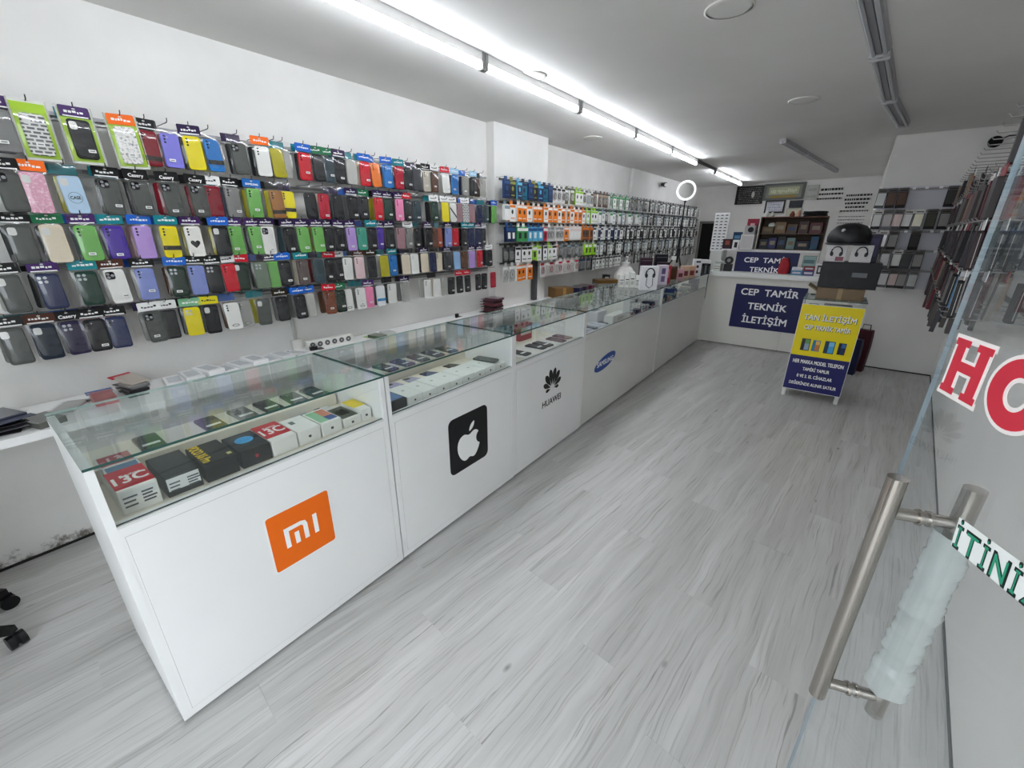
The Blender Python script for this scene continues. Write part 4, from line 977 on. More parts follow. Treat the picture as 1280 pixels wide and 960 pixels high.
for i in range(4):
    bagpack(['dark phone case pack, bottom of the pile at the left edge','slate phone case pack, second from bottom at the left edge','black phone case pack, third at the left edge','dark blue phone case pack, top of the pile at the left edge'][i], -2.72+.01*i, -.025+.012*(i%2), WT+.019*i, ['3a3a40','4a4c54','26262a','343848'][i], ['2a2a2c','5a5a60','2a2a2c','44485a'][i], 10*i-10, 0,.12,.2, grp='pile of phone case packs at the left edge of the worktop')
for i in range(8):
    tt = thing('flat_white_pack', f'flat white pack on the worktop, {ordw(i+1)} from the left pile onwards', 'pack', (-2.84,.62+.085*i,WT), R(rnd.uniform(-12,12)), 'flat white packs on the worktop')
    link('pack', MB().bbox(-.09,.09,-.045,.045,0,.018+.012*(i%3),M(['e2e2e2','d8dada','eaeaea'][i%3],.4),.003).mesh('pack'), tt)
    link('print', MB().box(-.06,.06,-.03,.03,.0185+.012*(i%3),.019+.012*(i%3),M('b8bcc0',.4)).mesh('print'), tt)
bagpack('blue and white pack at the right end of the white packs', -2.86,1.30,WT,'e0e2e4','2c5cb0',200)
t = thing('power_strip', 'white power strip with a row of six sockets on the worktop', 'power strip', (-2.90,1.60,WT), R(-6))
link('body', MB().box(-.022,.022,-.17,.17,0,.055,M('deded8',.45)).mesh('body'), t)
for k in range(6):
    s = link('socket', MB().prism(ell(.019,.019,14),0,.001,M('55565a',.4),T=Matrix.Translation((.0222,0,0))@PX).prism(ell(.007,.007,8),.001,.0016,M('b8b8b4',.4),T=Matrix.Translation((.0222,0,0))@PX).mesh('socket'), t, (0,-.135+.054*k,.028))
t = thing('cable_conduit', 'thin white cable conduit running down the wall to the power strip', 'conduit', (-2.998,1.395,WT))
link('pipe', MB().box(0,.012,-.01,.01,0,.235,M('c9c8c4',.5)).mesh('pipe'), t)
link('junction_box', MB().box(0,.03,-.035,.035,.0,.07,M('dcdbd6',.5)).mesh('junction_box'), t)
bagpack('black clip lying left of the power strip', -2.88,1.30,WT+.001,'1a1a1c','2a2a2c',120,0,.03,.08,.012)
bagpack('black adapter at the foot of the conduit', -2.86,1.47,WT,'1c1c1e','2a2a2c',80,0,.05,.09,.03)
bagpack('olive-edged pack beyond the power strip', -2.83,1.95,WT,'5a6a50','a8c070',190,0,.10,.17,.025)
bagpack('pale pack beside the olive-edged pack', -2.86,2.08,WT,'c8ccc8','dcdcdc',170,0,.10,.17,.02)
bagpack('small black adapter by the back edge of the second counter', -2.88,2.95,WT,'161618','2a2a2c',100,0,.04,.08,.04)
for i in range(6):
    bagpack(f'dark reddish pack in the pile before the pillar, {["lowest","second from bottom","third from bottom","fourth from bottom","second from top","topmost"][i]}', -2.80+.01*(i%2), 3.36+.012*(i%3), WT+.026*i, ['3a2026','55262e','2c1c20','6a3038','44242c','5c3a44'][i], ['1c1c1e','a05058','28282c','7a2c38','2c2c30','38304a'][i], 180+rnd.uniform(-10,10), 0, .15,.20,.022, 'pile of dark reddish packs before the pillar')
upbox('carton_box', 'brown carton on the worktop beside the grey post', 'box', -2.76,4.72,WT,.26,.2,.125,'7a5a34',60,[('tape',.42,.58,0,1,'a8844c')])
for i,(y,c,l) in enumerate([(5.0,'26284a','navy'),(5.18,'3a2034','plum'),(5.34,'6a1c34','wine red')]):
    bagpack(f'{l} bag lying beyond the brown carton on the worktop', -2.74,y,WT+.002,c,c,190,0,.16,.24,.10)
upbox('carton_box', 'flat brown carton under the cable packs, far worktop', 'box', -2.72,5.98,WT+.07,.34,.24,.05,'6e5026',50)
upbox('carton_box', 'grey carton carrying the flat brown carton, far worktop', 'box', -2.72,5.98,WT,.34,.24,.068,'8a8c88',50)
# white plastic bag, crumpled
b = MB(); rr = random.Random(5); n_ = 14
rings = []
for k, (r_, z) in enumerate([(.12,0),(.17,.03),(.18,.10),(.15,.18),(.09,.25),(.05,.28),(.07,.33)]):
    rings.append([(r_*(1+rr.uniform(-.16,.16))*math.cos(2*math.pi*j/n_), r_*1.25*(1+rr.uniform(-.16,.16))*math.sin(2*math.pi*j/n_), z+rr.uniform(-.012,.012)*(k>0)) for j in range(n_)])
b.loft(rings, noisy('plastic_bag','cfcfca','e4e4e0',8,.35), smooth=True)
tag(link('plastic_bag', b.mesh('plastic_bag'), None, (-2.70,6.62,WT)), 'crumpled whitish plastic bag on the far end of the worktop', 'bag')
upbox('carton_box', 'small tan carton in front of the plastic bag', 'box', -2.64,6.27,WT,.14,.12,.09,'b89a6a',40)
upbox('charger_box', 'black speckled charger box left of the plastic bag', 'box', -2.85,6.26,WT,.10,.10,.16,'26282a',40,[('white_print',.2,.8,.5,.8,'c8c8c6')])

# ------------------------------------------------------------------ repair counter across the back
CY = 6.792
t = thing('repair_counter', 'white repair counter across the back with the large navy sign', 'counter', (-.60,CY,0))
link('front_panel', MB().box(-.87,.18,0,.02,.012,.985,M('dcdad2',.4)).box(.186,.83,.0,.02,.012,.985,M('dcdad2',.4)).mesh('front_panel'), t)
link('countertop', MB().box(-.89,.83,-.03,.62,.985,1.045,M('ececea',.3)).mesh('countertop'), t)
link('plinth', MB().box(-.87,.83,.03,.05,0,.012,M('33312e',.7)).mesh('plinth'), t)
link('end_panel', MB().box(-.87,-.85,.02,.6,0,.985,WHITE2).mesh('end_panel'), t)
NAVY = M('15174e',.42); LET = M('f0f0f2',.45)
s = thing('shop_sign', 'large navy sign reading CEP TAMİR TEKNİK İLETİŞİM on the counter front', 'sign', (-.652,CY-.001,.584))
link('board', MB().box(-.43,.43,-.006,0,-.306,.306,NAVY).mesh('board'), s)
for txt, w_, x, z in (('CEP  TAMİR',.69,-.002,.222),('TEKNİK',.47,.005,.03),('İLETİŞİM',.545,.0,-.175)):
    link('lettering', text_mesh(txt, LET, w_, .118 if 'Ş' not in txt else .150, .018), s, (x,-.0065,z), UP)
s = thing('shop_banner', 'navy banner reading CEP TAM over TEKNİK standing on the repair counter', 'sign', (-.80,7.0,1.0455))
link('board', MB().box(-.385,.385,0,.012,0,.272,NAVY).mesh('board'), s)
link('lettering', text_mesh('CEP  TAMİR', LET, .56, .088, .018), s, (.01,-.0006,.175), UP)
link('lettering', text_mesh('TEKNİK', LET, .36, .086, .018), s, (.0,-.0006,.046), UP)
BZ = 1.0455
# shelf over the banner
s = thing('counter_shelf', 'white shelf bridging the back of the repair counter above the banner', 'shelf', (-.78,7.18,BZ))
link('board', MB().box(-.62,.58,-.14,.20,.285,.305,M('e8e8e8',.35)).mesh('board'), s)
for x in (-.61,.57): link('bracket', MB().box(x-.008,x+.008,-.10,.18,0,.285,M('d2d2d0',.4)).mesh('bracket'), s)
SZ = BZ+.3055
# display card rack with small black pieces
s = thing('card_rack', 'tall white rack of cards with rows of small black pieces, left on the repair counter', 'rack', (-1.47,7.05,BZ), R(4))
link('board', MB().box(-.095,.095,0,.012,.27,.80,M('e8e8e8',.35)).mesh('board'), s)
link('stand', MB().box(-.08,.08,-.02,.06,0,.27,M('c9c9c6',.4)).mesh('stand'), s)
pc_ = MB().prism([(-.022,-.008),(-.012,.007),(.006,.009),(.022,-.001),(.010,-.006),(-.005,-.003)],0,.006,BLACK,T=XZ).mesh('black_piece')
for r in range(12):
    for c in range(3): link('black_piece', pc_, s, (-.06+.06*c,0,.30+.042*r))
upbox('speaker', 'white speaker box on the shelf, carrying the grey camera', 'speaker', -1.085,7.08,SZ,.17,.16,.20,'d6d4d2',0,[('grille',.08,.92,.06,.9,'bcb8b8')])
t = upbox('desk_camera', 'grey camera with a round black lens on the white speaker', 'camera', -1.075,7.08,SZ+.2005,.13,.12,.115,'a8a6a6',0)
link('lens', MB().prism(ell(.036,.036,18,.012,.062),.0601,.075,BLACK,T=XZ).mesh('lens'), t)
upbox('accessory_box', 'dark blue box behind the white speaker', 'box', -1.25,7.22,SZ+.115,.11,.08,.115,'1c3a5c',0,[('light_lines',.15,.85,.2,.6,'5a8ab0')])
upbox('accessory_box', 'grey box under the dark blue box on the shelf', 'box', -1.25,7.22,SZ,.12,.09,.114,'6a6c70',0)
upbox('accessory_box', 'dark red and black box at the left end of the shelf', 'box', -1.345,7.08,SZ,.115,.08,.135,'2e1620',0,[('orange_print',.3,.8,.4,.85,'8a4030')])
upbox('accessory_box', 'white box with black figure beside the dark red box', 'box', -1.225,7.06,SZ,.085,.07,.125,'e2e2e4',0,[('black_figure',.3,.75,.15,.75,'2a1c24')])
upbox('accessory_box', 'red box at the top left by the brown cabinet', 'box', -1.085,7.26,SZ+.26,.14,.07,.15,'8e1c34',0,[('pale_print',.3,.7,.3,.6,'c8a0a4')])
upbox('accessory_box', 'olive box under the red box by the brown cabinet', 'box', -1.085,7.26,SZ,.15,.09,.259,'4a5040',0)
# brown cabinet with brown cartons
s = thing('display_cabinet', 'open brown cabinet full of brown and dark boxes on the shelf', 'cabinet', (-.585,7.21,SZ))
W2, D2, H2 = .385, .13, .43
br = M('4c3c30',.6)
link('back_panel', MB().box(-W2,W2,D2-.012,D2,0,H2,br).mesh('back_panel'), s)
link('side_panel', MB().box(-W2,-W2+.012,-D2,D2,0,H2,br).mesh('side_panel'), s); link('side_panel', MB().box(W2-.012,W2,-D2,D2,0,H2,br).mesh('side_panel'), s)
link('top_panel', MB().box(-W2,W2,-D2,D2,H2-.012,H2,M('6a4438',.5)).mesh('top_panel'), s); link('base_panel', MB().box(-W2,W2,-D2,D2,0,.010,br).mesh('base_panel'), s)
link('shelf', MB().box(-W2+.012,W2-.012,-D2+.01,D2-.012,.205,.213,M('5a4c40',.4)).mesh('shelf'), s)
for i,(x,z,w_,h,c,l) in enumerate([(-.31,.0105,.11,.13,'26303c','slate blue'),(-.20,.0105,.10,.15,'2e2e5a','indigo'),(-.09,.0105,.10,.165,'26282a','black'),(.02,.0105,.10,.15,'7a9490','pale teal'),(.16,.0105,.16,.11,'161a2c','midnight blue'),(.29,.0105,.09,.17,'24506e','blue'),
   (-.29,.2135,.14,.09,'6a5a40','brown'),(-.14,.2135,.13,.15,'7a6244','tan'),(.0,.2135,.12,.12,'5c4a3c','dark brown'),(.13,.2135,.11,.16,'4a3434','maroon'),(.27,.2135,.14,.14,'5a3034','reddish')]):
    upbox('carton_box', f'{l} box inside the brown cabinet, {"upper" if z>.2 else "lower"} shelf', 'box', -.585+x,7.22,SZ+z,w_,.12,h,c,0,[('print',.2,.8,.35,.7,['7a6a54','8a7e6c','3a4a6a'][i%3])])
tag(link('white_bowl', MB().lathe([(.045,0),(.05,.01),(.045,.035),(.02,.05)],M('d2d8d0',.5),14).mesh('white_bowl'), None, (-.83,7.19,SZ+.3045)), 'round white bowl in the upper left of the brown cabinet', 'bowl')  # round white lid, shaped as a low dome
CT = SZ+H2+.0005
for i,(x,h,c,l) in enumerate([(-.93,.075,'e4e4e2','white'),(-.86,.055,'c0c8bc','pale green'),(-.62,.06,'7a3a2a','rust'),(-.55,.07,'d8a890','peach')]):
    tt = thing('ornament', f'small {l} ornament on top of the brown cabinet', 'ornament', (x,7.20,CT))
    link('body', MB().lathe([(.026,0),(.032,h*.4),(.024,h*.8),(.012,h)],M(c,.5),12).mesh('body'), tt)
    link('rim', MB().lathe([(.014,h),(.016,h+.006),(.010,h+.008)],M(c,.4),12).mesh('rim'), tt)
t = thing('cable_heap', 'dark tangled cables lying on the right of the brown cabinet', 'cables', (-.36,7.20,CT))
for k in range(3): link('cable', MB().tube([(.13*math.cos(a*.7+k), .06*math.sin(a*1.1+k), .012+.02*k+.004*math.sin(a)) for a in range(12)],.011,M('2a2a2c',.5),6).mesh('cable'), t)
# small things on the counter slab
t = thing('soft_pouch', 'red cloth pouch standing in front of the navy banner', 'pouch', (-.56,6.93,BZ))
b = MB(); b.loft([[(x*s_,y*s_*.6,z) for x,y in ell(.062,.05,16)] for z,s_ in ((0,.95),(.06,1.1),(.13,1.0),(.18,.75),(.21,.55))], noisy('red_cloth','8e1420','b01c2a',20,.7), smooth=True)
link('bag', b.mesh('bag'), t); link('drawstring', MB().tube([(.036*math.cos(a/8*6.283),.020*math.sin(a/8*6.283),.187) for a in range(9)],.005,M('5a0c14',.6),6).mesh('drawstring'), t)
for i,(x,z,w_,h,c,l) in enumerate([(-.40,0,.13,.06,'4a86a8','light blue'),(-.27,0,.13,.065,'4a4a80','violet'),(-.40,.0605,.12,.04,'d8dade','white'),(-.27,.0655,.12,.05,'8a2a34','dark red')]):
    upbox('accessory_box', f'{l} small box stacked right of the red pouch', 'box', x,6.90,BZ+z,w_,.10,h,c,0,[('print',.15,.85,.3,.7,'c8c4d0')])
t = upbox('accessory_box', 'white box with two black phones pictured, right end of the repair counter', 'box', -.125,6.90,BZ,.17,.10,.16,'dadada',0)
for k in (-1,1): link('phone_print', MB().box(k*.035-.025,k*.035+.025,-.0512,-.0502,.03,.135,BLACK).box(k*.035-.012,k*.035+.012,-.0516,-.0512,.05,.115,M('d0d0d0',.4)).mesh('phone_print'), t)
upbox('accessory_box', 'pale green carton under the shelf at its right end', 'box', -.30,7.13,BZ,.15,.10,.235,'9cb8b4',0,[('print',.1,.9,.6,.8,'5a7a80')])
t = upbox('tape_dispenser', 'black tape dispenser left of the navy banner', 'dispenser', -1.255,6.93,BZ,.10,.10,.10,'1c1e20',0)
link('tape_roll', MB().prism(ell(.055,.055,18,0,.15),.02,-.02,M('222426',.4),T=XZ).prism(ell(.025,.025,14,0,.15),.021,.0215,M('8a8c8a',.4),T=XZ).mesh('tape_roll'), t)
for i in range(4): upbox('card_stack', f'stack of pale cards left of the tape dispenser, {["nearest the end","second","third","by the dispenser"][i]}', 'cards', -1.385+.0*i,6.86+.055*i,BZ,.09,.045,.10+.03*(i%2),['c9cdc6','9aa09a','b8b4a4','d8d8d2'][i],0,[('line',.1,.9,.6,.68,'55605a'),('line',.1,.9,.3,.38,'6a5a3a')],'pale card stacks on the repair counter')

# ------------------------------------------------------------------ pictures and lettering on the back wall
def bw(x): return 11.55-.1465*(x+3.05)
RW = R(-8.33)
def picture(label, x0, x1, z0, z1, frame, inner, deco, fw=.03, mount=None):
    k = bw((x0+x1)/2)/11.2
    xc = (x0+x1)/2*k; w_ = (x1-x0)*k; zc = 1.6+((z0+z1)/2-1.6)*k; h = (z1-z0)*k
    t = thing('wall_picture', label, 'picture', (xc, bw(xc)-.012, zc), RW)
    link('frame', MB().box(-w_/2,w_/2,-.02,0,-h/2,-h/2+fw,M(frame,.4)).box(-w_/2,w_/2,-.02,0,h/2-fw,h/2,M(frame,.4)).box(-w_/2,-w_/2+fw,-.02,0,-h/2+fw,h/2-fw,M(frame,.4)).box(w_/2-fw,w_/2,-.02,0,-h/2+fw,h/2-fw,M(frame,.4)).mesh('frame'), t)
    link('print', MB().box(-w_/2+fw,w_/2-fw,-.010,-.002,-h/2+fw,h/2-fw,inner).mesh('print'), t)
    if deco: deco(t, w_-2*fw, h-2*fw)
def deco_strokes(colr, rows, seed):
    def f(t, w_, h):
        mb = MB(); rr = random.Random(seed); m = M(colr,.5)
        for r in range(rows):
            x = -w_*.44; z = h*.5-h*(r+.6)/rows
            while x < w_*.40:
                l = rr.uniform(.02,.06)*w_*1.5; q = h/rows*rr.uniform(.2,.5)
                mb.box(x,min(x+l,w_*.45),-.0115,-.0101,z-q/2,z+q/2,m); x += l+w_*.02
        link('marks', mb.mesh('marks'), t)
    return f
def deco_dark(t, w_, h):
    deco_strokes('8a8a86',9,3)(t, w_, h)
    link('pale_figure', MB().prism(ell(w_*.06,h*.2,12,w_*.14,h*.02),.0102,.014,M('d8d8d4',.5),T=XZ).mesh('pale_figure'), t)
picture('black picture with pale scribbles, leftmost on the back wall', -2.13,-1.57,2.15,2.52,'1a1a1b', M('1c1d1e',.4), deco_dark, .02)
def deco_gold(t, w_, h):
    link('script_panel', MB().box(-w_*.42,w_*.42,-.0115,-.0101,-h*.22,h*.36,M('b4b694',.5)).mesh('script_panel'), t)
    link('gold_band', MB().box(-w_*.36,w_*.36,-.0115,-.0101,-h*.5,-h*.30,M('9c8030',.4)).mesh('gold_band'), t)
    mb = MB(); rr = random.Random(9)
    for k in range(14): 
        x = -w_*.36+k*w_*.052; mb.box(x,x+w_*.035,-.0125,-.0116,-h*.05+rr.uniform(-.1,.1)*h,h*.12+rr.uniform(-.05,.1)*h,M('d6dcc4',.5))
    link('script', mb.mesh('script'), t)
picture('wide grey framed script picture with a gold band, back wall', -1.59,-.83,2.215,2.545,'5e605c', M('84887c',.5), deco_gold, .045)
picture('black framed white certificate below the script picture', -1.51,-1.13,1.96,2.215,'17171a', M('dcdce4',.4), deco_strokes('6a7088',6,5), .03)
picture('dark upper photo right of the certificate', -1.06,-.82,2.06,2.20,'202226', M('1c222a',.3), deco_strokes('3a444e',3,8), .012)
picture('pale sheet under the dark photo, back wall', -1.09,-.82,1.90,2.045,'c8c8b8', M('c6c8b4',.5), deco_strokes('e0dcc0',3,6), .012)
picture('blank pale notice right of the script picture', -.80,-.60,2.20,2.48,'b9bab2', M('c2c3bc',.5), deco_strokes('a8aaa2',2,4), .01)
def wall_print(label, x0, x1, lines, seed):
    k = bw((x0+x1)/2)/11.2; xc = (x0+x1)/2*k
    t = thing('wall_lettering', label, 'lettering', (xc,bw(xc)-.004,1.6), RW)
    rr = random.Random(seed)
    for z, h, f0, f1, c in lines:
        mb = MB()
        x = x0+(x1-x0)*f0; xe = x0+(x1-x0)*f1
        while x < xe:
            l = rr.uniform(.018,.05); mb.box((x-(x0+x1)/2)*k,(min(x+l,xe)-(x0+x1)/2)*k,-.003,-.0005,(z-h/2-1.6)*k,(z+h/2-1.6)*k,M(c,.6)); x += l+.010
        link('lettering', mb.mesh('lettering'), t)
K = '2a2b28'
wall_print('three lines of small black wall lettering, upper left block', -.60,-.17,[(2.385,.042,.08,.95,K),(2.30,.032,.03,.97,K),(2.215,.030,0,.97,K)],2)
wall_print('block of black and grey wall lettering nearest the corner', -.17,.28,[(2.26,.034,.1,1,K),(2.185,.036,.07,.98,K),(2.115,.034,.12,.92,K),(2.045,.034,.16,.86,K),(1.975,.026,0,1,'555650'),(1.87,.014,0,.95,'76776f'),(1.81,.014,0,.95,'76776f'),(1.75,.014,0,.93,'76776f')],4)

# ------------------------------------------------------------------ small glass stand with the yellow poster
s = thing('poster_stand', 'small white-legged glass stand with yellow and navy poster in the aisle', 'display stand', (.06,4.9,0))
DW, DD = .24, .46
for x in (-DW+.02, DW-.02):
    for y in (.03, DD-.03):
        lg = link('leg', MB().lathe([(.016,0),(.018,.006),(.018,.07),(.022,.075),(.022,.11)],M('e6e6e2',.35),12).mesh('leg'), s, (x,y,0))
link('body', MB().box(-DW,DW,.006,DD,.085,.84,M('dadad6',.4)).mesh('body'), s)
link('glass_case', MB().box(-DW,DW,.006,DD,.84,.985,GLASSF,tops={'-z':M('cfd2ce',.4)}).mesh('glass_case'), s)
link('glass_top', MB().box(-DW-.004,DW+.004,-.002,DD+.004,.9852,.992,GLASS,tops={'-y':GEDGE,'+y':GEDGE,'+x':GEDGE,'-x':GEDGE}).mesh('glass_top'), s)
po = link('poster', MB().box(-DW,DW,-.004,.004,.085,.945,M('f0f0ee',.4)).mesh('poster'), s)
YEL = M('ecd608',.4)
pp = link('poster_print', MB().box(-DW+.004,DW-.004,-.0048,-.0040,.445,.941,YEL).box(-DW+.004,DW-.004,-.0048,-.0040,.09,.445,M('20205e',.4)).mesh('poster_print'), s)
pp['label'] = 'yellow upper and navy lower poster print'
TY = M('f4f4f0',.45); SHD = M('3c3420',.5); NV2 = M('20205e',.4)
for txt, w_, h, z in (('TAN İLETİŞİM',.40,.082,.825),('CEP TEKNİK TAMİR',.355,.056,.735)):
    link('lettering', text_mesh(txt, SHD, w_, h, .012, .0), pp, (.0045,-.0050,z-.0045), UP)
    link('lettering', text_mesh(txt, TY, w_, h, .012, .0), pp, (0,-.0062,z), UP)
for txt, w_, z, h in (('HER MARKA MODEL TELEFON',.405,.385,.036),('TAMİRİ YAPILIR',.215,.318,.042),('0 VE 2. EL CİHAZLAR',.285,.245,.042),('DEĞERİNDE ALINIR SATILIR',.385,.165,.042)):
    link('lettering', text_mesh(txt, TY, w_, h, .015, .0), pp, (0,-.0052,z), UP)
for x, w_, h, a, b_, c in ((-.135,.072,.118,'17181c','8aa0b0','5a8a4a'),(-.050,.062,.108,'2a7a9a','c87a30','e0b060'),(.055,.080,.120,'1c3a50','4aa6d6','7ac4e8'),(.150,.058,.112,'15182c','1c2a5a','3a6ab0')):
    ph = link('phone_picture', MB().box(-w_/2,w_/2,-.0056,-.0048,-h/2,h/2,M(a,.3)).box(-w_*.1,w_*.42,-.0060,-.0056,-h*.44,h*.1,M(b_,.3)).box(-w_*.1,w_*.42,-.0060,-.0056,h*.1,h*.44,M(c,.3)).mesh('phone_picture'), pp, (x,0,.555))
upbox('accessory_box', 'small pale box standing in the glass top of the poster stand', 'box', -.09,4.99,.8405,.08,.06,.10,'8a96a4',0,[('print',.2,.8,.2,.8,'4a5a70')])
upbox('carton_box', 'dark carton lying in the glass top of the poster stand', 'box', .10,5.10,.8405,.22,.14,.09,'2c3440',0,[('print',.1,.9,.3,.6,'44506a')])
t = upbox('carton_box', 'brown cardboard box on the poster stand, lowest of its stack', 'box', .085,5.16,.9925,.36,.30,.10,'7a6448',0,[('tape',.45,.55,0,1,'9c8660')])
link('flap', MB().prism([(-.18,.0),(-.26,.05),(-.255,.058),(-.18,.012)],-.14,.14,M('94805e',.6),T=Matrix.Translation((0,0,.06))@XZ).mesh('flap'), t)
t = upbox('speaker', 'wide black speaker box on the brown cardboard box', 'speaker', .115,5.18,1.0935,.44,.26,.235,'0a0a0b',0,[('panel',.08,.42,.15,.85,'060607'),('grey_print',.55,.80,.45,.62,'6a6c6e')])
link('cone', MB().prism(ell(.07,.07,20,-.11,.11),.1312,.136,M('232326',.5),T=XZ).mesh('cone'), t)
for i,x in enumerate((-.02,.165)):
    t = upbox('headphone_box', ['white headphone box with black headset, left one on the black speaker','white headphone box with black headset, right one on the black speaker'][i], 'headphone box', x,5.14,1.3290,.155,.10,.15,'d8d4d4',0,[] if i else [('pink_print',.5,.9,.05,.3,'8a4a5a')])
    headphone(t,0,.085,.045,.10,'19191c','1c1c20')
t = thing('helmet', 'black dome-shaped helmet with two pale round spots, topmost in the stack', 'helmet', (.045,5.17,1.4795))
prof = [(.145,0),(.165,.03),(.168,.07),(.150,.12),(.11,.165),(.055,.185),(.012,.19)]
link('shell', MB().lathe(prof, noisy('black_shell','0c0c0e','222428',14,.5), 24).mesh('shell'), t)
for x, z in ((-.055,.125),(.01,.05)): link('pale_spot', MB().lathe([(.016,0),(.016,.01),(.008,.016)],M('c2c4c4',.4),12,T=Matrix.Rotation(R(90),4,'X')).mesh('pale_spot'), t, (x,-.147 if z < .1 else -.125,z))
link('rim', MB().lathe([(.150,-.001),(.172,.004),(.172,.014),(.160,.016)],M('3c3e42',.4),24,cap=False).mesh('rim'), t)
upbox('picture_box', 'dark violet boxed picture standing behind the headset boxes', 'box', .235,5.24,1.3290,.11,.06,.245,'2a2440',0,[('inner',.15,.85,.2,.85,'3c3460')])
# blue and red bags behind the stand
for i,(x,y,w_,h,c,l) in enumerate([(.37,6.20,.15,.42,'12163a','navy blue'),(.45,6.42,.16,.50,'43101a','dark red')]):
    t = thing('shopping_bag', f'{l} bag on the floor behind the poster stand', 'bag', (x,y,0), R(-15))
    link('bag', MB().loft([[(a*w_*s1/2,b_*.05*s1,z) for a,b_ in ((-1,-1),(1,-1),(1,1),(-1,1))] for z,s1 in ((0,1),(h*.6,1.04),(h*.85,.98),(h,.9))], M(c,.55)).mesh('bag'), t)
    link('handle', MB().tube([(-.04,0,h-.01),(-.035,0,h+.06),(.035,0,h+.06),(.04,0,h-.01)],.006,M('1a1a1c',.5),6).mesh('handle'), t)

# ------------------------------------------------------------------ glass door, swung open, with its pull handles
u = Vector((math.sin(R(18)), -math.cos(R(18)), 0)); nrm = Vector((-math.cos(R(18)), -math.sin(R(18)), 0))
E0 = Vector((.1815,.9975,0))
DR = thing('glass_door', 'open frameless glass door with red lettering at the right edge of view', 'door', E0, R(-72))
# local: +x along the door towards the hinge, -y towards the outside face
link('pane', MB().box(0,.93,-.004,.004,.012,2.12,DOORG,tops={'-x':DOOREDGE,'+x':DOOREDGE,'+z':DOOREDGE,'-z':DOOREDGE}).mesh('pane'), DR)
for z in (.012, 2.06): link('hinge_patch', MB().box(.77,.93,-.016,.016,z,z+.06,M('a8a8a8',.3,1)).mesh('hinge_patch'), DR)
LX = .100
def locz(z): return z
hb = link('pull_handle', MB().tube([(0,0,.663),(0,0,1.205)],.0150,STEEL,28).mesh('bar'), DR, (LX,-.053,0)); hb['label'] = 'brushed steel pull bar on the outside face'
for nm, y0, y1 in (('out',-.053,-.006),('in',.006,.050)): pass
ob_ = link('wrapped_handle', MB().tube([(0,0,.655),(0,0,1.205)],.0150,STEEL,28).mesh('bar'), DR, (LX,.050,0)); ob_['label'] = 'inner pull bar half covered with clear wrap'
for z in (1.135,.702):
    link('standoff', MB().tube([(LX,-.045,z),(LX,.045,z)],.0105,STEEL,20).mesh('standoff'), DR)
    link('collar', MB().tube([(LX,-.0095,z),(LX,-.0050,z)],.0140,STEEL,20).mesh('collar'), DR); link('collar', MB().tube([(LX,.0050,z),(LX,.0095,z)],.0140,STEEL,20).mesh('collar'), DR)
b = MB(); rr = random.Random(11); rings = []; n_ = 18
for k in range(52):
    z = .735+(1.115-.735)*k/51; base = .0275+.0010*math.sin(k*1.9)+(.005 if k < 9 else 0)+.0022*(k%7==0)+.0012*math.sin(k*.5)
    rings.append([((base+rr.uniform(-.0022,.0022))*math.cos(2*math.pi*j/n_), (base+rr.uniform(-.0022,.0022))*math.sin(2*math.pi*j/n_), z+rr.uniform(-.002,.002)) for j in range(n_)])
b.loft(rings, WRAP, cap=False, smooth=True)
link('bubble_wrap', b.mesh('bubble_wrap'), ob_)
# red letters with a white rim, stuck on the outside face
RED = M('cf3244',.45); RIM = M('f2ece8',.45)
def slabs(boxes, y0, y1, m):
    mb = MB()
    for x0,x1,z0,z1 in boxes: mb.box(x0,x1,-y1,-y0,z0,z1,m)
    return mb
rimb = [(0,.094,.090,.101),(0,.094,0,.011),(.004,.032,.011,.090),(.062,.090,.011,.090),(.032,.062,.040,.066),(.032,.037,.011,.040),(.057,.062,.011,.040),(.032,.036,.066,.09),(.058,.062,.066,.09)]
redb = [(.005,.038,.084,.095),(.056,.089,.084,.095),(.005,.038,.006,.017),(.056,.089,.006,.017),(.010,.030,.017,.084),(.064,.084,.017,.084),(.030,.064,.045,.061)]
lt = link('letter', slabs(rimb,.0052,.0058,RIM).mesh('letter_rim'), DR, (.025,0,1.3435)); lt['label'] = 'red H with white rim'
link('red_face', slabs(redb,.0058,.0064,RED).mesh('red_face'), lt)
def oring(ro, ri, y0, y1, m, rz=1.0):
    mb = MB(); n = 40
    A = [[(ro*math.cos(2*math.pi*k/n), -y, ro*rz*math.sin(2*math.pi*k/n)) for k in range(n)] for y in (y0,y1)]
    Bq = [[(ri*math.cos(2*math.pi*k/n), -y, ri*rz*1.1*math.sin(2*math.pi*k/n)) for k in range(n)] for y in (y0,y1)]
    vs = A[0]+A[1]+Bq[0]+Bq[1]; fs = []
    for k in range(n):
        j = (k+1)%n
        fs += [(k,j,n+j,n+k),(n+k,n+j,3*n+j,3*n+k),(3*n+k,3*n+j,2*n+j,2*n+k),(2*n+k,2*n+j,j,k)]
    return mb.add(vs, fs, m)
lt = link('letter', oring(.056,.016,.0052,.0058,RIM,.98).mesh('letter_rim'), DR, (.180,0,1.393)); lt['label'] = 'red O with white rim'
link('red_face', oring(.050,.022,.0058,.0064,RED,.98).mesh('red_face'), lt)
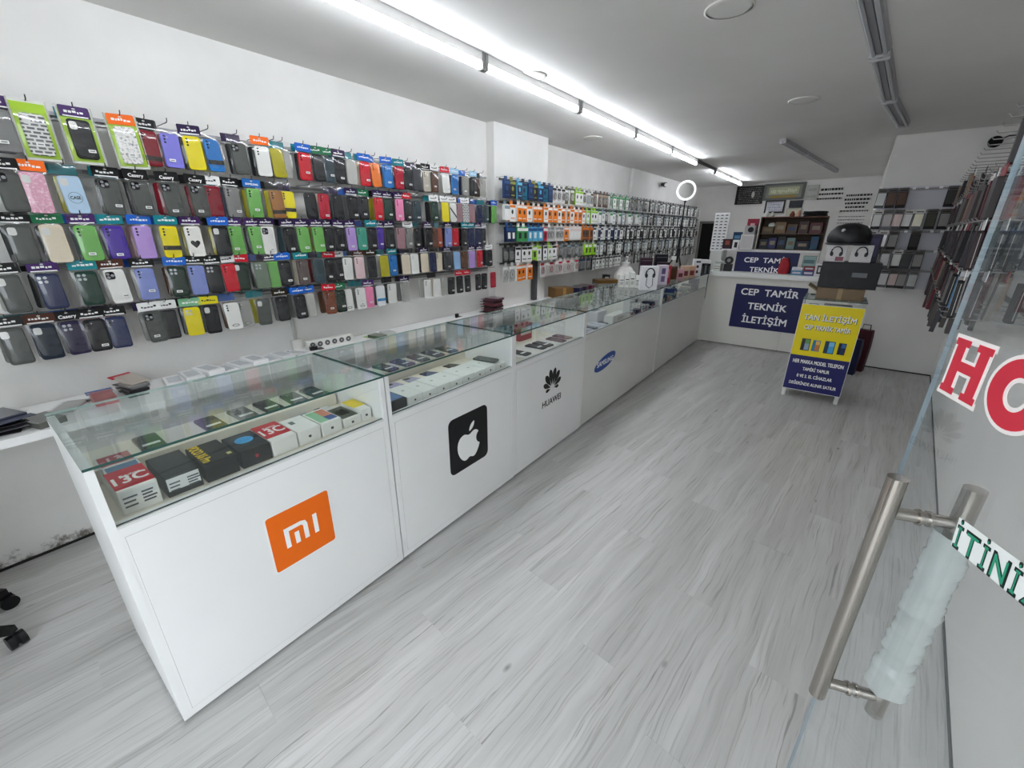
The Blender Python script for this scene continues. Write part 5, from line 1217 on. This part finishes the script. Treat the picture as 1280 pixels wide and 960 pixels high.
# paper strip with hand-drawn green letters
ps = thing('paper_strip', 'white paper strip with hand-drawn green letters hanging from the wrapped handle', 'paper strip', E0 + u*.186 + nrm*.0062 + Vector((0,0,1.147)), 0, None, (0, R(-8), R(-72)))
link('paper', MB().box(0,.30,-.0008,0,0,.047,M('eceeec',.6)).mesh('paper'), ps)
x = .006
GR = M('2f9a78',.5); BKI = M('14201c',.5)
for ch, wd in (('İ',.006),('T',.020),('İ',.006),('N',.021),('İ',.006),('Z',.019)):
    hgt = .043 if ch == 'İ' else .034; zz = .0238 if ch == 'İ' else .0195; wd *= 1.12
    link('lettering', text_mesh(ch, BKI, wd+.005, hgt+.003, .015, .0, .0003), ps, (x+wd/2,-.0009,zz), UP)
    link('lettering', text_mesh(ch, GR, wd, hgt-.002, .0, .0, .0003), ps, (x+wd/2,-.0014,zz), UP)
    x += wd+.0120

# ------------------------------------------------------------------ office chair whose feet show at the left
s = thing('office_chair', 'black office chair, only two castored legs in view at the left edge', 'office chair', (-2.50,-.44,0), R(8))
bp = M('0e0e10',.35)
for k in range(5):
    a = R(72*k+46); ca, sa = math.cos(a), math.sin(a)
    link('leg', MB().loft([[(ca*d-sa*w_*q, sa*d+ca*w_*q, z+h*v) for q,v in ((-1,0),(1,0),(.8,1),(-.8,1))] for d,w_,z,h in ((.02,.026,.075,.05),(.14,.022,.075,.04),(.27,.015,.070,.028))], bp).mesh('leg'), s)
    cs = link('caster', MB().tube([(-.026,0,.0305),(-.006,0,.0305)],.030,bp,18).tube([(.006,0,.0305),(.026,0,.0305)],.030,bp,18).box(-.006,.006,-.02,.02,.02,.066,bp).mesh('caster'), s, (ca*.262,sa*.262,0), (0,0,a+R(50+20*k)))
link('column', MB().tube([(0,0,.09),(0,0,.24)],.028,bp,14).tube([(0,0,.24),(0,0,.42)],.016,M('8a8a8c',.3,1),14).mesh('column'), s)
link('seat', MB().loft([[(x*.9,y*.9,.42) for x,y in rrect(.46,.42,.08,3)],[(x,y,.45) for x,y in rrect(.46,.42,.08,3)],[(x*.96,y*.96,.49) for x,y in rrect(.46,.42,.08,3)]], bp).mesh('seat'), s, (0,-.02,0))
link('backrest', MB().loft([[(x,-.20-.02*(z>0),z*1.0+.75) for x,z in rrect(.42,.46,.08,3)],[(x*.95,-.25-.02*(z>0),z*.95+.75) for x,z in rrect(.42,.46,.08,3)]], bp).mesh('backrest'), s, (0,-.03,0))
link('back_support', MB().tube([(0,-.05,.43),(0,-.26,.45),(0,-.27,.62)],.02,bp,8).mesh('back_support'), s)
